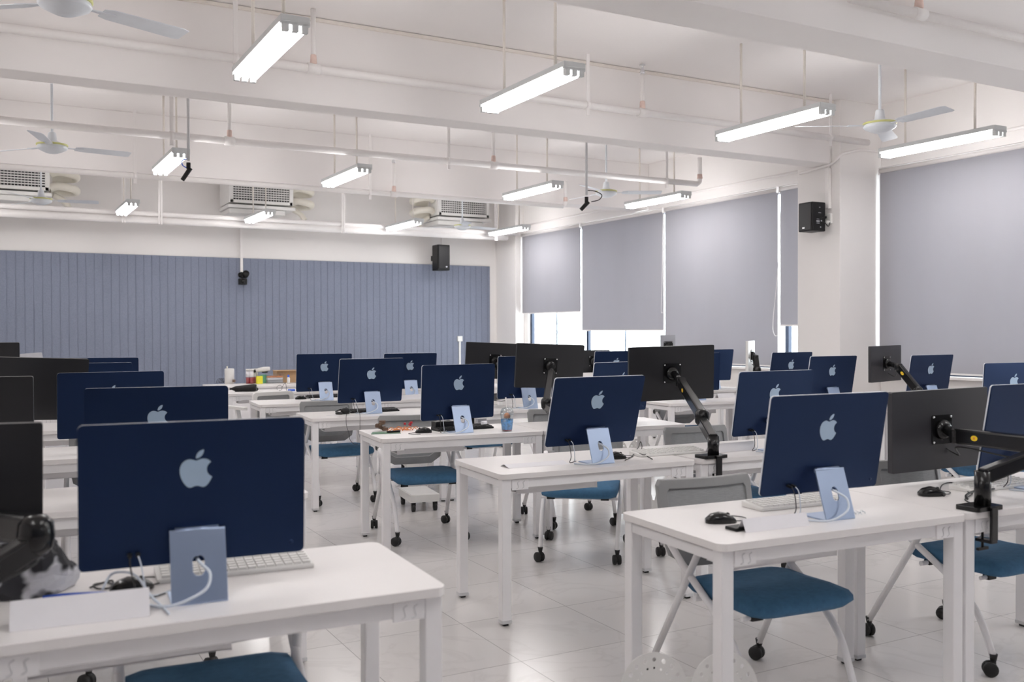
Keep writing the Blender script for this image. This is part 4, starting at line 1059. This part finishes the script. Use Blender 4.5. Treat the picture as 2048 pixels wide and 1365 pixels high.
# supplies on the long table
def sup(px, py): q = at_z(px, py, DH); return (q.x, q.y, DH+.0006)
def pz(px, h0, h1, dist): return
kz = thing('kettle', 'tall white cylinder jar at the left of the supplies table', 'jar', sup(459, 768))
MB().lathe([(0, 0), (.062, 0), (.062, .195), (.055, .20), (0, .20)], 20).build('jar_body', WHITEP, kz)
MB().box(.025, .064, -.062, -.02, .02, .055).build('jar_label', BROWN, kz)
MB().lathe([(0, 0), (.01, 0), (.01, .03), (0, .03)], 8, T(-.03, 0, .20)).build('jar_knob', CREAM, kz)
for i, (px, py, lb) in enumerate([(496, 768, 'clear bottle of red liquid, leftmost on the supplies table'), (503, 768, 'clear bottle of red liquid in the middle of the bottle group'), (508, 767.4, 'clear bottle of red liquid at the rear of the group'), (512, 767, 'clear bottle of red liquid beside the yellow carton')]):
    t = thing('bottle', lb, 'bottle', sup(px, py), 0, 'bottles of red liquid')
    MB().lathe([(0, 0), (.028, 0), (.028, .17), (.0, .17)], 14).build('bottle_wall', CLEAR, t)
    MB().lathe([(0, .002), (.026, .002), (.026, .08), (0, .08)], 14).build('red_liquid', REDM, t)
    MB().lathe([(0, .1705), (.029, .1705), (.029, .195), (0, .195)], 14).build('cap', WHITEP, t)
    MB().lathe([(.0285, .09), (.0285, .165)], 14).build('pale_sleeve', PAPER, t)
small('carton', 'yellow carton right of the red bottles', 'carton', 520, 768, MB().box(-.045, .03, -.03, .04, 0, .10), YELP, 0, .003)
small('carton', 'green carton right of the yellow one', 'carton', 527, 767, MB().box(-.02, .05, .01, .09, 0, .11), GRNP, 0, .003)
t = thing('parts_case', 'clear plastic case with orange contents on the supplies table', 'case', sup(551, 767))
MB().box(-.12, .11, 0, .17, 0, .125).build('case_shell', CLEAR, t, bevel=.008)
MB().box(-.10, .10, .01, .15, .004, .04).build('grey_contents', SILV, t)
MB().box(-.10, .10, .01, .15, .075, .092).build('orange_contents', ORNG, t)
MB().box(-.10, .10, .01, .15, .045, .07).build('pale_contents', PAPER, t)
MB().prism([[(-.13, .02), (.12, .02), (.12, .15), (-.13, .15)]], .127, .135).build('case_lid', CLEAR, t)
q = at_d(534, 741, 13.4)
t = thing('handheld_vacuum', 'white handheld device lying on top of the clear case', 'device', (sup(551, 767)[0]-.16, sup(551, 767)[1]+.06, DH+.137), R(3))
MB().tube([(-.09, 0, .035), (.02, 0, .05), (.10, 0, .055)], [.022, .034, .028], 12).build('device_body', WHITEP, t)
MB().tube([(-.12, 0, .026), (-.09, 0, .03)], .02, 10).build('nozzle', DARK, t)
MB().tube([(.0, .0, .014), (.07, 0, .014)], .012, 8).build('handle', DARK, t)
t = thing('cardboard_box', 'brown cardboard box at the right of the supplies table', 'box', (sup(578, 766.5)[0], sup(578, 766.5)[1]+.08, DH+.0006))
MB().box(-.14, .2, 0, .2, 0, .16).build('box_body', CARD, t, bevel=.003)
MB().box(-.14, .2, -.05, 0, .158, .162).box(-.14, .2, .2, .25, .158, .162).build('flap', CARD, t)
t = thing('glue_bottle', 'slim white bottle with blue cap before the cardboard box', 'bottle', sup(577, 768))
MB().lathe([(0, 0), (.02, 0), (.02, .07), (.012, .085), (0, .085)], 12).build('bottle_body', WHITEP, t)
MB().lathe([(0, .085), (.014, .085), (.014, .115), (0, .118)], 12).build('cap', CABLEBL, t)
m = MB()
for k in range(4): m.tube(curve([(-.09+.02*k, 0, .003), (-.06+.02*k, 0, .07), (-.02+.015*k, .01, .05), (.0, 0, .01), (-.05, .01, .02)], 5), .0025, 5)
small('wire_loop', 'loops of black wire at the left end of the supplies table', 'wire', 446, 768, m, CABLEB)
small('cardboard_box', 'little brown box below the bright blue computer at right', 'box', 1978, 851, MB().box(-.04, .05, 0, .08, 0, .06), CARD, 0, .003)
small('paper_stack', 'loose white papers beside the little brown box', 'paper', 1998, 853, MB().box(-.04, .07, 0, .09, 0, .02, rot(R(12), 'Z')), PAPER, 0, .002)

# patterned bag on the nearest desk
q = at_z(60, 1196, DH)
V = []; F = []; n = 22; lv = 9
rs = random.Random(3)
for j in range(lv):
    z = .002+.135*j/(lv-1)
    for k in range(n):
        g = 2*math.pi*k/n
        rr = (1-.38*(j/(lv-1))**2)*(1+.09*math.sin(3*g+j*.7)+.05*rs.uniform(-1, 1))
        V.append((.135*rr*math.cos(g), .085*rr*math.sin(g), z+(.012*rs.uniform(-1, 1) if j > 0 else 0)))
for j in range(lv-1):
    for k in range(n): F.append([j*n+k, j*n+(k+1) % n, (j+1)*n+(k+1) % n, (j+1)*n+k])
m = MB(); m.add(V, F, None, False); m.add(V[-n:], [list(range(n))]); m.add(V[:n], [list(reversed(range(n)))])
tag(m.build('cloth_bag', BAG, loc=(q.x-.02, q.y+.07, DH)), 'crumpled black and white patterned bag under the left arm', 'bag')
